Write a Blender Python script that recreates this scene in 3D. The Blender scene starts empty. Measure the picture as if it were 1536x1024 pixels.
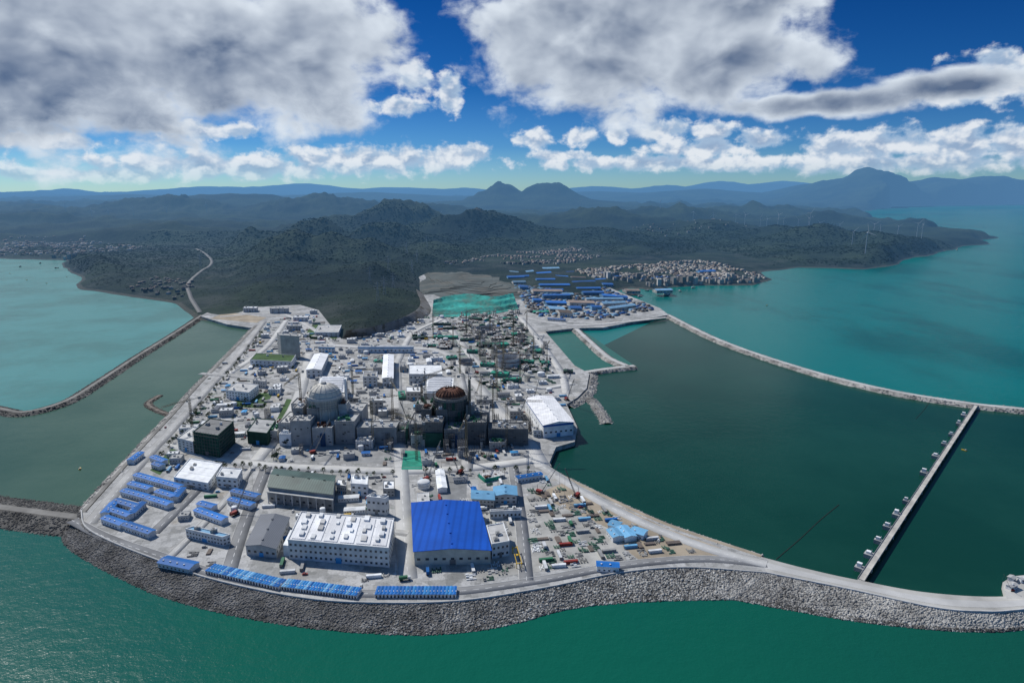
import bpy, math, random
import numpy as np
from mathutils import Vector, Matrix
from mathutils.geometry import tessellate_polygon
R=random.Random(11); rng=np.random.default_rng(5)
SC=bpy.context.scene; COL=SC.collection
# ---------------------------------------------------------------- camera / image pixels to ground
F=1000.0; TH=math.atan(227/F); H=306.0; Z0=6.0
st,ct=math.sin(TH),math.cos(TH)
def ray(px,py):
    u=(px-768)/F; v=(512-py)/F
    return (u, ct+v*st, -st+v*ct)
def G(px,py,z=Z0):           # image pixel -> metres where its camera ray meets the level z
    d=ray(px,py); t=(H-z)/-d[2]; return Vector((d[0]*t,d[1]*t))
def AE(px,py):
    d=ray(px,py); return math.atan2(d[0],d[1]), math.atan2(d[2],math.hypot(d[0],d[1]))
cam=bpy.data.cameras.new("camera"); co=bpy.data.objects.new("camera",cam); COL.objects.link(co)
co.location=(0,0,H); co.rotation_euler=(math.pi/2-TH,0,0); cam.lens=36*F/1536; cam.sensor_width=36
cam.clip_start=1; cam.clip_end=200000; SC.camera=co
SC.view_settings.view_transform='Standard'; SC.view_settings.look='None'; SC.view_settings.exposure=0
SUN_EL=math.radians(46); SUN_AZ=math.radians(-48)   # azimuth measured from +Y towards +X
sd=Vector((math.sin(SUN_AZ)*math.cos(SUN_EL),math.cos(SUN_AZ)*math.cos(SUN_EL),math.sin(SUN_EL)))
sl=bpy.data.lights.new("sun",'SUN'); sl.energy=4.3; sl.angle=math.radians(.5); sl.color=(1,.96,.9)
so=bpy.data.objects.new("sun",sl); COL.objects.link(so); so.rotation_euler=sd.to_track_quat('Z','Y').to_euler(); so.location=sd*3000
# ---------------------------------------------------------------- node helpers
class NT:
    def __init__(s,nt): s.nt=nt; nt.nodes.clear()
    def n(s,t,**k):
        x=s.nt.nodes.new(t)
        for a,b in k.items(): setattr(x,a,b)
        return x
    def set(s,inp,v):
        if isinstance(v,bpy.types.NodeSocket): s.nt.links.new(v,inp)
        else: inp.default_value=v
    def m(s,op,a,b=0.0,c=0.0,clamp=False):
        x=s.n('ShaderNodeMath',operation=op,use_clamp=clamp); s.set(x.inputs[0],a); s.set(x.inputs[1],b); s.set(x.inputs[2],c); return x.outputs[0]
    def vm(s,op,a,b=(0,0,0),c=(0,0,0)):
        x=s.n('ShaderNodeVectorMath',operation=op); s.set(x.inputs[0],a); s.set(x.inputs[1],b)
        if op=='MULTIPLY_ADD': s.set(x.inputs[2],c)
        return x.outputs['Value'] if op in('LENGTH','DOT_PRODUCT') else x.outputs[0]
    def mix(s,f,a,b,bt='MIX'):
        x=s.n('ShaderNodeMix',data_type='RGBA',blend_type=bt); s.set(x.inputs[0],f)
        s.set(x.inputs[6],a if isinstance(a,bpy.types.NodeSocket) else tuple(a)+(1,)); s.set(x.inputs[7],b if isinstance(b,bpy.types.NodeSocket) else tuple(b)+(1,)); return x.outputs[2]
    def noise(s,vec,sc,det=4,ro=.5,w=None):
        x=s.n('ShaderNodeTexNoise'); s.set(x.inputs['Vector'],vec); x.inputs['Scale'].default_value=sc; x.inputs['Detail'].default_value=det; x.inputs['Roughness'].default_value=ro; return x.outputs[0]
    def mr(s,v,a,b,c=0.0,d=1.0,smooth=False):
        x=s.n('ShaderNodeMapRange',interpolation_type='SMOOTHSTEP' if smooth else 'LINEAR'); s.set(x.inputs[0],v)
        for i,q in enumerate((a,b,c,d)): x.inputs[i+1].default_value=q
        return x.outputs[0]
# ---------------------------------------------------------------- world
w=bpy.data.worlds.new("World"); SC.world=w; w.use_nodes=True
T=NT(w.node_tree)
sky=T.n('ShaderNodeTexSky',sky_type='NISHITA'); sky.sun_disc=False; sky.sun_elevation=SUN_EL; sky.sun_rotation=SUN_AZ; sky.altitude=300; sky.air_density=1.0; sky.dust_density=.3; sky.ozone_density=2
tc=T.n('ShaderNodeTexCoord'); sp=T.n('ShaderNodeSeparateXYZ'); T.nt.links.new(tc.outputs['Generated'],sp.inputs[0])
az=T.m('ARCTAN2',sp.outputs[0],sp.outputs[1]); el=T.m('ARCSINE',sp.outputs[2])
cr=T.n('ShaderNodeValToRGB'); T.set(cr.inputs[0],T.mr(el,0,.5)); e=cr.color_ramp
e.elements[0].position=0; e.elements[0].color=(.40,.70,1,1); e.elements[1].position=1; e.elements[1].color=(.55,.8,1,1)
for p,c in((.05,(.30,.58,.95,1)),(.12,(.15,.40,.80,1)),(.28,(.04,.23,.56,1)),(.5,(.016,.17,.46,1))):
    q=e.elements.new(p); q.color=c
skyc=T.mix(1,sky.outputs[0],cr.outputs[0],'MULTIPLY')
cmb=T.n('ShaderNodeCombineXYZ'); T.set(cmb.inputs[0],az); T.set(cmb.inputs[1],el); P=cmb.outputs[0]
def ells(lst,wp):
    acc=None
    for (cx,cy,rx,ry) in lst:
        a,b=AE(cx,cy); sx,sy=1000/rx,1000/ry
        r=T.vm('LENGTH',T.vm('MULTIPLY_ADD',wp,(sx,sy,0),(-a*sx,-b*sy,0)))
        v=T.m('SUBTRACT',1.0,r)
        acc=v if acc is None else T.m('SMOOTH_MAX',acc,v,.15)
    return acc
big=[(110,70,340,160),(330,80,290,130),(450,70,170,135),(20,120,170,100),
     (850,50,180,140),(970,55,240,140),(1070,95,200,80),(1130,-10,120,80),(1230,155,170,24),
     (1425,130,95,26)]
row=[(330,250,270,24),(560,240,220,28),(140,262,160,12),(690,232,60,22),(800,208,38,20),(865,205,36,20),(925,200,24,18),(840,234,60,12),(1000,195,62,22),(1075,198,42,16),(1060,222,110,20),(1140,212,60,20),(1000,245,290,16),
     (1250,222,62,30),(1340,216,80,28),(1440,218,80,30),(1530,218,80,34),(1360,245,230,18),(1508,92,38,22),(622,118,34,32),(676,143,28,38),(600,160,60,18),(315,197,75,15),(80,212,90,12),(1470,128,80,34)]
def layer(lst,scale,amp,thr,soft,off,yk,wk,fine):
    V=T.vm('MULTIPLY',P,(1,yk,1))
    wn=T.n('ShaderNodeTexNoise'); T.set(wn.inputs[0],V); wn.inputs['Scale'].default_value=scale*.7; wn.inputs['Detail'].default_value=3
    wv=T.vm('MULTIPLY_ADD',wn.outputs['Color'],(wk/scale,wk/scale,0),V)
    a=T.noise(wv,scale,8,.56); lo=T.noise(wv,scale,3.5,.5); b=T.noise(T.vm('ADD',wv,off),scale,3.5,.5)
    mk=ells(lst,P)
    D=T.m('ADD',T.m('SUBTRACT',mk,thr),T.m('MULTIPLY',T.m('SUBTRACT',a,.5),amp))
    al=T.mr(D,-.04,soft,smooth=True)
    rel=T.m('ADD',T.m('SUBTRACT',lo,b),T.m('MULTIPLY',T.m('SUBTRACT',a,lo),fine))
    return D,al,rel,a
D1,A1,R1,n1=layer(big,11,1.7,.13,.36,(-.012,.026,0),1.4,.5,.5)
D2,A2,R2,n2=layer(row,30,2.2,.13,.40,(-.004,.014,0),1.3,.4,.6)
low=T.mr(el,.075,.19,1,0,smooth=True)                     # flat cloud bases are in shade
thick=T.mr(D1,.12,.75,smooth=True)
sh=T.m('SUBTRACT',T.m('SUBTRACT',T.m('ADD',.90,T.m('MULTIPLY',R1,2.0)),T.m('MULTIPLY',thick,.46)),T.m('MULTIPLY',T.m('MULTIPLY',low,thick),.46)); sh=T.mr(sh,0,1)
c1=T.mix(sh,(.080,.130,.235),(.72,.79,.87))
c2=T.mix(T.mr(D2,.1,.9,smooth=True),(.58,.70,.82),(.42,.52,.66))
c2=T.mix(T.mr(R2,-.10,.14,smooth=True),T.mix(1,c2,(.70,.78,.88),'MULTIPLY'),(.80,.84,.89))
bg=T.n('ShaderNodeBackground'); T.set(bg.inputs[0],skyc); bg.inputs[1].default_value=.1
b2=T.n('ShaderNodeBackground'); T.set(b2.inputs[0],c2); b2.inputs[1].default_value=1
b1=T.n('ShaderNodeBackground'); T.set(b1.inputs[0],c1); b1.inputs[1].default_value=1
hz=T.m('MULTIPLY',A2,T.mr(el,.0,.04,.25,.93))
m2=T.n('ShaderNodeMixShader'); T.set(m2.inputs[0],hz); T.nt.links.new(bg.outputs[0],m2.inputs[1]); T.nt.links.new(b2.outputs[0],m2.inputs[2])
m1=T.n('ShaderNodeMixShader'); T.set(m1.inputs[0],T.m('MULTIPLY',A1,.96)); T.nt.links.new(m2.outputs[0],m1.inputs[1]); T.nt.links.new(b1.outputs[0],m1.inputs[2])
wo=T.n('ShaderNodeOutputWorld'); T.nt.links.new(m1.outputs[0],wo.inputs[0])
# ---------------------------------------------------------------- materials
MATS={}
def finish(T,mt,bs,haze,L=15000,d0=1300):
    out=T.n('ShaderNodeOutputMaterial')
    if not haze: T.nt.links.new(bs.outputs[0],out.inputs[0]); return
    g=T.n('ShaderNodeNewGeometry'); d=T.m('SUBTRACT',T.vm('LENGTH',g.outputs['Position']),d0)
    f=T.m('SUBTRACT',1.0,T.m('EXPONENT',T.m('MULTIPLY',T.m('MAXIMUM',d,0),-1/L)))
    em=T.n('ShaderNodeEmission'); em.inputs[0].default_value=(.105,.265,.50,1); em.inputs[1].default_value=1  # aerial haze painted in as a blue glow growing with distance
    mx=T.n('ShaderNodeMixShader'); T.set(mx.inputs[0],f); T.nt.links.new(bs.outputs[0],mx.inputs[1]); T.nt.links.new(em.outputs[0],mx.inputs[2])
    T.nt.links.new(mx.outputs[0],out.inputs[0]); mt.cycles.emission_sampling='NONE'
def mat(name,col,rough=.75,var=.22,scale=.12,metal=0,haze=False,stripe=None,rnd=.25,spec=.3,bump=0,col2=None):
    if name in MATS: return MATS[name]
    mt=bpy.data.materials.new(name); mt.use_nodes=True; T=NT(mt.node_tree)
    tc=T.n('ShaderNodeTexCoord'); V=tc.outputs['Object']
    n=T.noise(V,scale,6,.6)
    c=T.mix(T.mr(n,.3,.7),[x*(1-var) for x in col],[min(x*(1+var),.9) for x in col])
    c=T.mix(T.mr(T.noise(V,scale*7,4,.6),.55,.8,0,.5*var),c,[x*.4 for x in col])
    if stripe:
        wv=T.n('ShaderNodeTexWave',bands_direction=stripe[0]); T.set(wv.inputs[0],V); wv.inputs['Scale'].default_value=stripe[1]; wv.inputs['Distortion'].default_value=0
        c=T.mix(T.mr(wv.outputs['Fac'],.5,1,0,stripe[2]),c,[x*.35 for x in col])
    if col2: c=T.mix(T.mr(T.noise(V,scale*1.6,7,.7),.50,.60),c,col2)
    if rnd:
        oi=T.n('ShaderNodeObjectInfo'); hs=T.n('ShaderNodeHueSaturation'); T.set(hs.inputs['Color'],c); T.set(hs.inputs['Value'],T.mr(oi.outputs['Random'],0,1,1-rnd,1+rnd*.4)); c=hs.outputs[0]
    b=T.n('ShaderNodeBsdfPrincipled'); T.set(b.inputs['Base Color'],c); b.inputs['Roughness'].default_value=rough; b.inputs['Metallic'].default_value=metal; b.inputs['Specular IOR Level'].default_value=spec
    if bump:
        bm=T.n('ShaderNodeBump'); bm.inputs['Strength'].default_value=.8; bm.inputs['Distance'].default_value=bump; T.set(bm.inputs['Height'],T.noise(V,scale*6,5,.6)); T.nt.links.new(bm.outputs[0],b.inputs['Normal'])
    finish(T,mt,b,haze); MATS[name]=mt; return mt
white=mat('painted_white',(.72,.74,.75)); lgrey=mat('light_concrete',(.48,.48,.465),bump=.1); grey=mat('concrete',(.34,.345,.34)); dgrey=mat('dark_concrete',(.19,.195,.195))
blue=mat('blue_roof_sheet',(.014,.14,.44),.6,.2,.05,rnd=.3,spec=.15); cobalt=mat('cobalt_roof_sheet',(.008,.082,.42),.65,.15,.03,rnd=0,stripe=('X',.05,.30),spec=.1)
lblue=mat('pale_blue_sheet',(.16,.40,.62),.5,.15); cyan=mat('sky_blue_sheet',(.05,.30,.60),.5,.15)
glass=mat('dark_glass',(.05,.065,.08),.25,.1,rnd=.3,spec=.5); net=mat('green_safety_net',(.02,.075,.055),.9,.35,.15); netb=mat('bright_green_net',(.02,.25,.17),.9,.4,.1)
lawn=mat('lawn',(.05,.10,.035),.95,.4,.05,rnd=0); rust=mat('rusty_steel',(.13,.055,.035),.8,.4,.2); steel=mat('galvanised_steel',(.25,.26,.27),.5,.2,metal=.5); dsteel=mat('dark_scaffold_steel',(.14,.14,.14),.7,.3,rnd=.4)
yellow=mat('yellow_paint',(.55,.36,.03),.6); cranem=mat('crane_paint',(.20,.17,.11),.6,rnd=.6); red=mat('red_paint',(.30,.04,.03),.5); greenp=mat('green_paint',(.03,.16,.08),.6); beige=mat('beige_wall',(.60,.60,.54)); dirt=mat('bare_soil',(.33,.28,.21),.95,.35,.03,rnd=0)
tyre=mat('rubber',(.02,.02,.02)); bark=mat('bark',(.08,.06,.04)); leaf=mat('leaves',(.03,.06,.02),.9,.45,.5)
teal=mat('turquoise_mesh',(.03,.28,.24),.9,.6,.018,rnd=0,bump=2,col2=(.07,.19,.165))
gglass=mat('green_skylight',(.06,.10,.085),.5,.35,.05,stripe=('X',.12,.5)); droof=mat('grey_roof_sheet',(.13,.145,.17),.6,.12,.05,stripe=('X',.2,.3)); wroof=mat('white_roof_sheet',(.76,.77,.78),.6,.14,.05,stripe=('X',.15,.12))
hwhite=mat('house_render',(.44,.42,.38),haze=True,rnd=.6,scale=.05,var=.4); hroof=mat('house_roof',(.22,.17,.14),haze=True,rnd=.6,scale=.05); hblue=mat('shed_blue',(.012,.12,.40),haze=True,rnd=.6,scale=.02); hlb=mat('shed_pale',(.16,.32,.48),haze=True,rnd=.5); hdark=mat('house_window',(.04,.05,.06),haze=True); turb=mat('turbine_white',(.42,.45,.48),haze=True,rnd=0)
hdk=mat('village_wall',(.17,.17,.165),haze=True,rnd=.6,scale=.03,var=.5)
rock=mat('rock_armour',(.30,.29,.27),.95,.6,.05,rnd=0,bump=.5); rockd=mat('dark_rock',(.10,.097,.09),.95,.5,.05,rnd=0,bump=.5)
road=mat('concrete_road',(.45,.45,.435),.9,.2,.03,rnd=0); asph=mat('asphalt',(.20,.205,.21),.9,.25,.03,rnd=0); midr=mat('worn_road',(.34,.34,.33),.9,.25,.03,rnd=0); paint=mat('road_paint',(.75,.75,.72),rnd=0)
dome_m=mat('dome_concrete',(.60,.57,.50),.8,.15,.08,rnd=0)
def groundmat():
    mt=bpy.data.materials.new('site_ground'); mt.use_nodes=True; T=NT(mt.node_tree); g=T.n('ShaderNodeNewGeometry')
    mp=T.n('ShaderNodeMapping'); mp.inputs['Rotation'].default_value=(0,0,math.radians(-10)); T.nt.links.new(g.outputs['Position'],mp.inputs[0]); V=mp.outputs[0]
    c=T.mix(T.mr(T.noise(g.outputs['Position'],.006,6,.6),.35,.65),(.26,.26,.25),(.43,.43,.415))
    for sc,k in((.03,.6),(.075,.55),(.2,.45)):
        v=T.n('ShaderNodeTexVoronoi',distance='CHEBYCHEV'); T.set(v.inputs['Vector'],V); v.inputs['Scale'].default_value=sc
        s=T.n('ShaderNodeSeparateColor'); T.nt.links.new(v.outputs['Color'],s.inputs[0])
        c=T.mix(T.mr(s.outputs[0],.6,1,0,k),c,(.13,.135,.13)); c=T.mix(T.mr(s.outputs[1],.7,1,0,k),c,(.54,.54,.53))
    c=T.mix(T.mr(T.noise(V,.02,5,.65),.58,.72,0,.6),c,(.31,.26,.19))
    c=T.mix(T.mr(T.noise(V,.013,6,.7),.62,.68,0,.6),c,(.07,.10,.055))
    c=T.mix(T.mr(T.noise(V,.5,5,.7),.48,.75,0,.6),c,(.10,.10,.10))
    b=T.n('ShaderNodeBsdfPrincipled'); T.set(b.inputs['Base Color'],c); b.inputs['Roughness'].default_value=.9
    finish(T,mt,b,True); return mt
GM=groundmat()
def watermat(name,cols,rough=.12,bs=.5):
    mt=bpy.data.materials.new(name); mt.use_nodes=True; T=NT(mt.node_tree); g=T.n('ShaderNodeNewGeometry'); V=g.outputs['Position']
    s=T.n('ShaderNodeSeparateXYZ'); T.nt.links.new(V,s.inputs[0])
    if len(cols)==2: c=T.mix(T.mr(T.noise(V,.003,6,.6),.38,.62),*cols)
    else:
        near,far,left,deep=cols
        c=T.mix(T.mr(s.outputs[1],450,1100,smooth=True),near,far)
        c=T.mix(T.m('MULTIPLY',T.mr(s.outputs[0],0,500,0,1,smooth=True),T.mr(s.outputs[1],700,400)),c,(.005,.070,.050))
        lf=T.m('MULTIPLY',T.mr(s.outputs[0],-500,-760,smooth=True),T.mr(s.outputs[1],700,1000,smooth=True))
        n=T.noise(T.vm('MULTIPLY',V,(1,.5,1)),.0024,6,.6); c=T.mix(T.mr(n,.46,.66,0,.7,smooth=True),c,deep)
        c=T.mix(lf,c,left); c=T.mix(T.m('MULTIPLY',lf,T.mr(T.noise(V,.005,7,.65),.42,.6,0,.75)),c,(.060,.175,.155))
    b=T.n('ShaderNodeBsdfPrincipled'); T.set(b.inputs['Base Color'],c); b.inputs['Roughness'].default_value=rough; b.inputs['IOR'].default_value=1.33; b.inputs['Specular IOR Level'].default_value=.12
    h=T.m('ADD',T.m('MULTIPLY',T.noise(V,.08,4,.6),.75),T.m('MULTIPLY',T.noise(V,.45,3,.6),.2))
    bm=T.n('ShaderNodeBump'); bm.inputs['Strength'].default_value=bs; bm.inputs['Distance'].default_value=1.6; T.set(bm.inputs['Height'],h); T.nt.links.new(bm.outputs[0],b.inputs['Normal'])
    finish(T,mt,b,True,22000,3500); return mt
SEA=watermat('sea_water',((.004,.100,.066),(.005,.155,.145),(.080,.255,.240),(.003,.078,.072)),.25,.55)
LAG=watermat('lagoon_water',((.004,.042,.030),(.009,.060,.043)),.22,.2); LAGL=watermat('shallow_lagoon_water',((.040,.092,.064),(.072,.130,.092)),.2,.25); POND=watermat('pond_water',((.007,.10,.075),(.012,.13,.10)),.2,.2)
def terrmat():
    mt=bpy.data.materials.new('forest_terrain'); mt.use_nodes=True; T=NT(mt.node_tree); g=T.n('ShaderNodeNewGeometry'); V=g.outputs['Position']
    s=T.n('ShaderNodeSeparateXYZ'); T.nt.links.new(V,s.inputs[0])
    c=T.mix(T.mr(T.noise(V,.0022,8,.65),.38,.62),(.005,.012,.009),(.030,.044,.020))  # near-black greens: cloud shadow over the hills is painted into the colour
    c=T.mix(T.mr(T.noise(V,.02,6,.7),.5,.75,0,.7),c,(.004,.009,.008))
    low=T.mr(s.outputs[2],14,30,1,0); f=T.m('MULTIPLY',low,T.mr(T.noise(V,.008,8,.75),.48,.6))
    c=T.mix(T.m('MULTIPLY',f,.5),c,(.075,.08,.07))
    c=T.mix(T.m('MULTIPLY',T.mr(s.outputs[2],2.6,4.0,1,0),.7),c,(.10,.095,.075))
    c=T.mix(T.mr(T.noise(V,.0016,9,.75),.64,.68,0,.45),c,(.12,.10,.075))
    b=T.n('ShaderNodeBsdfPrincipled'); T.set(b.inputs['Base Color'],c); b.inputs['Roughness'].default_value=.95; b.inputs['Specular IOR Level'].default_value=.1
    bm=T.n('ShaderNodeBump'); bm.inputs['Strength'].default_value=1; bm.inputs['Distance'].default_value=10; T.set(bm.inputs['Height'],T.noise(V,.04,7,.75)); T.nt.links.new(bm.outputs[0],b.inputs['Normal'])
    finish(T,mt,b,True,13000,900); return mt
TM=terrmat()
# ---------------------------------------------------------------- mesh helpers
class MB:
    def __init__(s,T=None): s.v=[];s.f=[];s.m=[];s.T=T
    def add(s,vs,fs,mi=0):
        o=len(s.v); s.v+= [s.T(*p) if s.T else tuple(p) for p in vs]; s.f+=[tuple(o+i for i in f) for f in fs]; s.m+=[mi]*len(fs); return s
    def b(s,x0,x1,y0,y1,z0,z1,mi=0):
        return s.add([(x0,y0,z0),(x1,y0,z0),(x1,y1,z0),(x0,y1,z0),(x0,y0,z1),(x1,y0,z1),(x1,y1,z1),(x0,y1,z1)],[(0,3,2,1),(4,5,6,7),(0,1,5,4),(1,2,6,5),(2,3,7,6),(3,0,4,7)],mi)
    def gab(s,x0,x1,y0,y1,z0,z1,ax='x',mi=0):
        if ax=='x': ym=(y0+y1)/2; vs=[(x0,y0,z0),(x1,y0,z0),(x1,y1,z0),(x0,y1,z0),(x0,ym,z1),(x1,ym,z1)]; fs=[(0,1,5,4),(2,3,4,5),(0,4,3),(1,2,5),(0,3,2,1)]
        else: xm=(x0+x1)/2; vs=[(x0,y0,z0),(x1,y0,z0),(x1,y1,z0),(x0,y1,z0),(xm,y0,z1),(xm,y1,z1)]; fs=[(0,4,5,3),(1,2,5,4),(0,1,4),(2,3,5),(0,3,2,1)]
        return s.add(vs,fs,mi)
    def cyl(s,cx,cy,z0,z1,r0,r1=None,n=24,mi=0,cap=True):
        r1=r0 if r1 is None else r1
        vs=[(cx+r*math.cos(2*math.pi*i/n),cy+r*math.sin(2*math.pi*i/n),z) for z,r in((z0,r0),(z1,r1)) for i in range(n)]
        fs=[(i,(i+1)%n,n+(i+1)%n,n+i) for i in range(n)]
        if cap: fs+=[tuple(range(n,2*n)),tuple(range(n-1,-1,-1))]
        return s.add(vs,fs,mi)
    def dome(s,cx,cy,z0,r,h,n=32,k=7,mi=0,stop=1.0):
        vs=[];fs=[]
        for j in range(k+1):
            t=math.pi/2*j/k*stop
            for i in range(n): a=2*math.pi*i/n; vs.append((cx+r*math.cos(t)*math.cos(a),cy+r*math.cos(t)*math.sin(a),z0+h*math.sin(t)))
        for j in range(k):
            for i in range(n): fs.append((j*n+i,j*n+(i+1)%n,(j+1)*n+(i+1)%n,(j+1)*n+i))
        return s.add(vs,fs,mi)
    def beam(s,p,q,w=.3,mi=0):
        p=Vector(p);q=Vector(q);d=(q-p).normalized(); u=d.cross(Vector((0,0,1)) if abs(d.z)<.9 else Vector((1,0,0))).normalized()*w/2; v=d.cross(u).normalized()*w/2
        vs=[tuple(c+a*u+b*v) for c in(p,q) for a,b in((-1,-1),(1,-1),(1,1),(-1,1))]
        return s.add(vs,[(0,1,5,4),(1,2,6,5),(2,3,7,6),(3,0,4,7),(0,3,2,1),(4,5,6,7)],mi)
    def mesh(s,name,mats,smooth=False):
        me=bpy.data.meshes.new(name); me.from_pydata(s.v,[],s.f)
        for m in mats: me.materials.append(m)
        me.polygons.foreach_set('material_index',s.m)
        if smooth: me.polygons.foreach_set('use_smooth',[True]*len(s.f))
        me.update(); return me
def fast(name,v,f,m,smooth=False):
    me=bpy.data.meshes.new(name); v=np.asarray(v,dtype=np.float32); f=np.asarray(f,dtype=np.int32); k=f.shape[1]
    me.vertices.add(len(v)); me.vertices.foreach_set('co',v.ravel()); me.loops.add(f.size); me.loops.foreach_set('vertex_index',f.ravel())
    me.polygons.add(len(f)); me.polygons.foreach_set('loop_start',np.arange(len(f),dtype=np.int32)*k)
    if smooth: me.polygons.foreach_set('use_smooth',np.ones(len(f),dtype=bool))
    me.update(calc_edges=True); me.validate(); me.materials.append(m); return me
def ob(name,me,loc=(0,0,0),rz=0,sc=None,parent=None,label=None,cat=None,group=None,kind=None):
    o=bpy.data.objects.new(name,me); o.location=loc if len(loc)==3 else (loc[0],loc[1],Z0); o.rotation_euler=(0,0,rz)
    if sc: o.scale=(sc,sc,sc) if not isinstance(sc,tuple) else sc
    if parent: o.parent=parent
    if label: o['label']=label
    if cat: o['category']=cat
    if group: o['group']=group
    if kind: o['kind']=kind
    COL.objects.link(o); return o
def struct(name,me,label,cat,kind='structure',loc=(0,0,0)): return ob(name,me,loc,label=label,cat=cat,kind=kind)
def place(name,parts,loc,rz,sc,label,cat,group):
    e=ob(name,None,loc,rz,sc,label=label,cat=cat,group=group)
    for pn,me in parts: ob(pn,me,(0,0,0),parent=e)
    return e
def cat_rom(pts,k=8):
    P=[Vector(p) for p in pts]; P=[P[0]*2-P[1]]+P+[P[-1]*2-P[-2]]; out=[]
    for i in range(1,len(P)-2):
        for j in range(k):
            t=j/k; out.append(.5*((2*P[i])+(P[i+1]-P[i-1])*t+(2*P[i-1]-5*P[i]+4*P[i+1]-P[i+2])*t*t+(3*P[i]-P[i-1]-3*P[i+1]+P[i+2])*t**3))
    out.append(P[-2]); return out
def resamp(pts,n):
    P=np.array([tuple(p) for p in pts]); d=np.r_[0,np.cumsum(np.linalg.norm(np.diff(P,axis=0),axis=1))]; s=np.linspace(0,d[-1],n)
    return np.stack([np.interp(s,d,P[:,i]) for i in range(P.shape[1])],1)
def line(px,z=Z0,n=None,k=8):
    L=cat_rom([G(*p,z) for p in px],k); return resamp(L,n) if n else np.array([tuple(p) for p in L])
def loft(name,rows,m):
    n=len(rows[0]); v=np.concatenate([np.asarray(r) for r in rows]); f=[]
    for j in range(len(rows)-1):
        for i in range(n-1): f.append((j*n+i,j*n+i+1,(j+1)*n+i+1,(j+1)*n+i))
    return fast(name,v,f,m)
def z3(a,z): return np.c_[a,np.full(len(a),z)]
def normals(L):
    t=np.gradient(L,axis=0); t/=np.linalg.norm(t,axis=1)[:,None]+1e-9; return np.c_[-t[:,1],t[:,0]]
def inpoly(x,y,poly):
    x=np.asarray(x);y=np.asarray(y); c=np.zeros(x.shape,bool); n=len(poly)
    for i in range(n):
        x1,y1=poly[i];x2,y2=poly[(i+1)%n]
        if y1==y2: continue
        c^=((y1>y)!=(y2>y))&(x<(x2-x1)*(y-y1)/(y2-y1)+x1)
    return c
def sdist(x,y,poly):
    d=np.full(x.shape,1e18); n=len(poly)
    for i in range(n):
        x1,y1=poly[i];x2,y2=poly[(i+1)%n]; dx,dy=x2-x1,y2-y1; L=dx*dx+dy*dy+1e-9
        t=np.clip(((x-x1)*dx+(y-y1)*dy)/L,0,1); d=np.minimum(d,(x-x1-t*dx)**2+(y-y1-t*dy)**2)
    d=np.sqrt(d); return np.where(inpoly(x,y,poly),d,-d)
TAB=rng.random((256,256))
def vn(x,y):
    xi=np.floor(x).astype(int);yi=np.floor(y).astype(int);fx=x-xi;fy=y-yi;fx=fx*fx*(3-2*fx);fy=fy*fy*(3-2*fy)
    a=TAB[xi%256,yi%256];b=TAB[(xi+1)%256,yi%256];c=TAB[xi%256,(yi+1)%256];d=TAB[(xi+1)%256,(yi+1)%256]
    return (a*(1-fx)+b*fx)*(1-fy)+(c*(1-fx)+d*fx)*fy
def fbm(x,y,s,o=6,ridge=False):
    t=0;a=1;n=0;c,sn=math.cos(.6),math.sin(.6);x=x/s;y=y/s
    for i in range(o):
        v=vn(x+i*17.3,y+i*9.1); v=1-abs(2*v-1) if ridge else v
        t=t+a*v;n+=a;a*=.5;x,y=(x*c-y*sn)*2.03,(x*sn+y*c)*2.03
    return t/n
sm=lambda t:(lambda q:q*q*(3-2*q))(np.clip(t,0,1))
# ---------------------------------------------------------------- outlines
crest_px=[(122,766),(128,790),(165,812),(240,842),(320,870),(450,897),(560,905),(690,902),(820,882),(930,860),(1030,852),(1150,860)]
crest2_px=[(1150,860),(1280,886),(1400,912),(1470,918),(1536,915),(1750,890)]
water_px=[(93,788),(98,818),(150,852),(230,890),(330,919),(450,940),(560,950),(650,952),(750,940),(850,914),(925,905),(1000,901),(1100,899)]
water2_px=[(1100,899),(1180,914),(1280,931),(1400,944),(1470,947),(1536,944),(1750,917)]
plat_px=[(122,766),(165,720),(215,665),(262,615),(300,572),(350,522),(380,492),(340,486),(300,474),(320,464),(370,460),(450,457),(478,465),(512,508),(560,503),(610,488),(645,468),(632,440),(628,415),(650,405),(760,402),(850,402),(925,436),(990,462),(1003,472),(905,491),(862,492),(818,497),(838,520),(862,548),(884,560),(880,582),(866,596),(850,606),(866,640),(862,662),(834,670),(820,703),(900,742),(1000,787),(1140,834)]
plat=[tuple(G(*p)) for p in plat_px]; plat_full=plat+[tuple(p) for p in line(crest_px,k=6)[::-1]][:-1]
def sheet(name,poly,z,m,label,cat,skirt=0,kind='structure'):
    tri=tessellate_polygon([[Vector((x,y,0)) for x,y in poly]]); n=len(poly)
    v=[(x,y,z) for x,y in poly]; f=[tuple(t) for t in tri]
    f=[t if (Vector(v[t[1]])-Vector(v[t[0]])).cross(Vector(v[t[2]])-Vector(v[t[0]])).z>0 else t[::-1] for t in f]
    if skirt: 
        v+=[(x,y,z-skirt) for x,y in poly]; f+=[(i,(i+1)%n,n+(i+1)%n,n+i) for i in range(n)]
    me=bpy.data.meshes.new(name); me.from_pydata(v,[],f); me.materials.append(m); me.update()
    return struct(name,me,label,cat,kind)
sheet('ground',plat_full,Z0,GM,'pale concrete reclaimed ground of the power plant','ground',8)
B=90000
struct('sea',MB().add([(-B,-3000,0),(B,-3000,0),(B,B,0),(-B,B,0)],[(0,1,2,3)]).mesh('sea',[SEA]),'rippled blue green sea around the plant','sea')
wp=lambda L,z=0:[tuple(G(*p,z)) for p in L]
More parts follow.
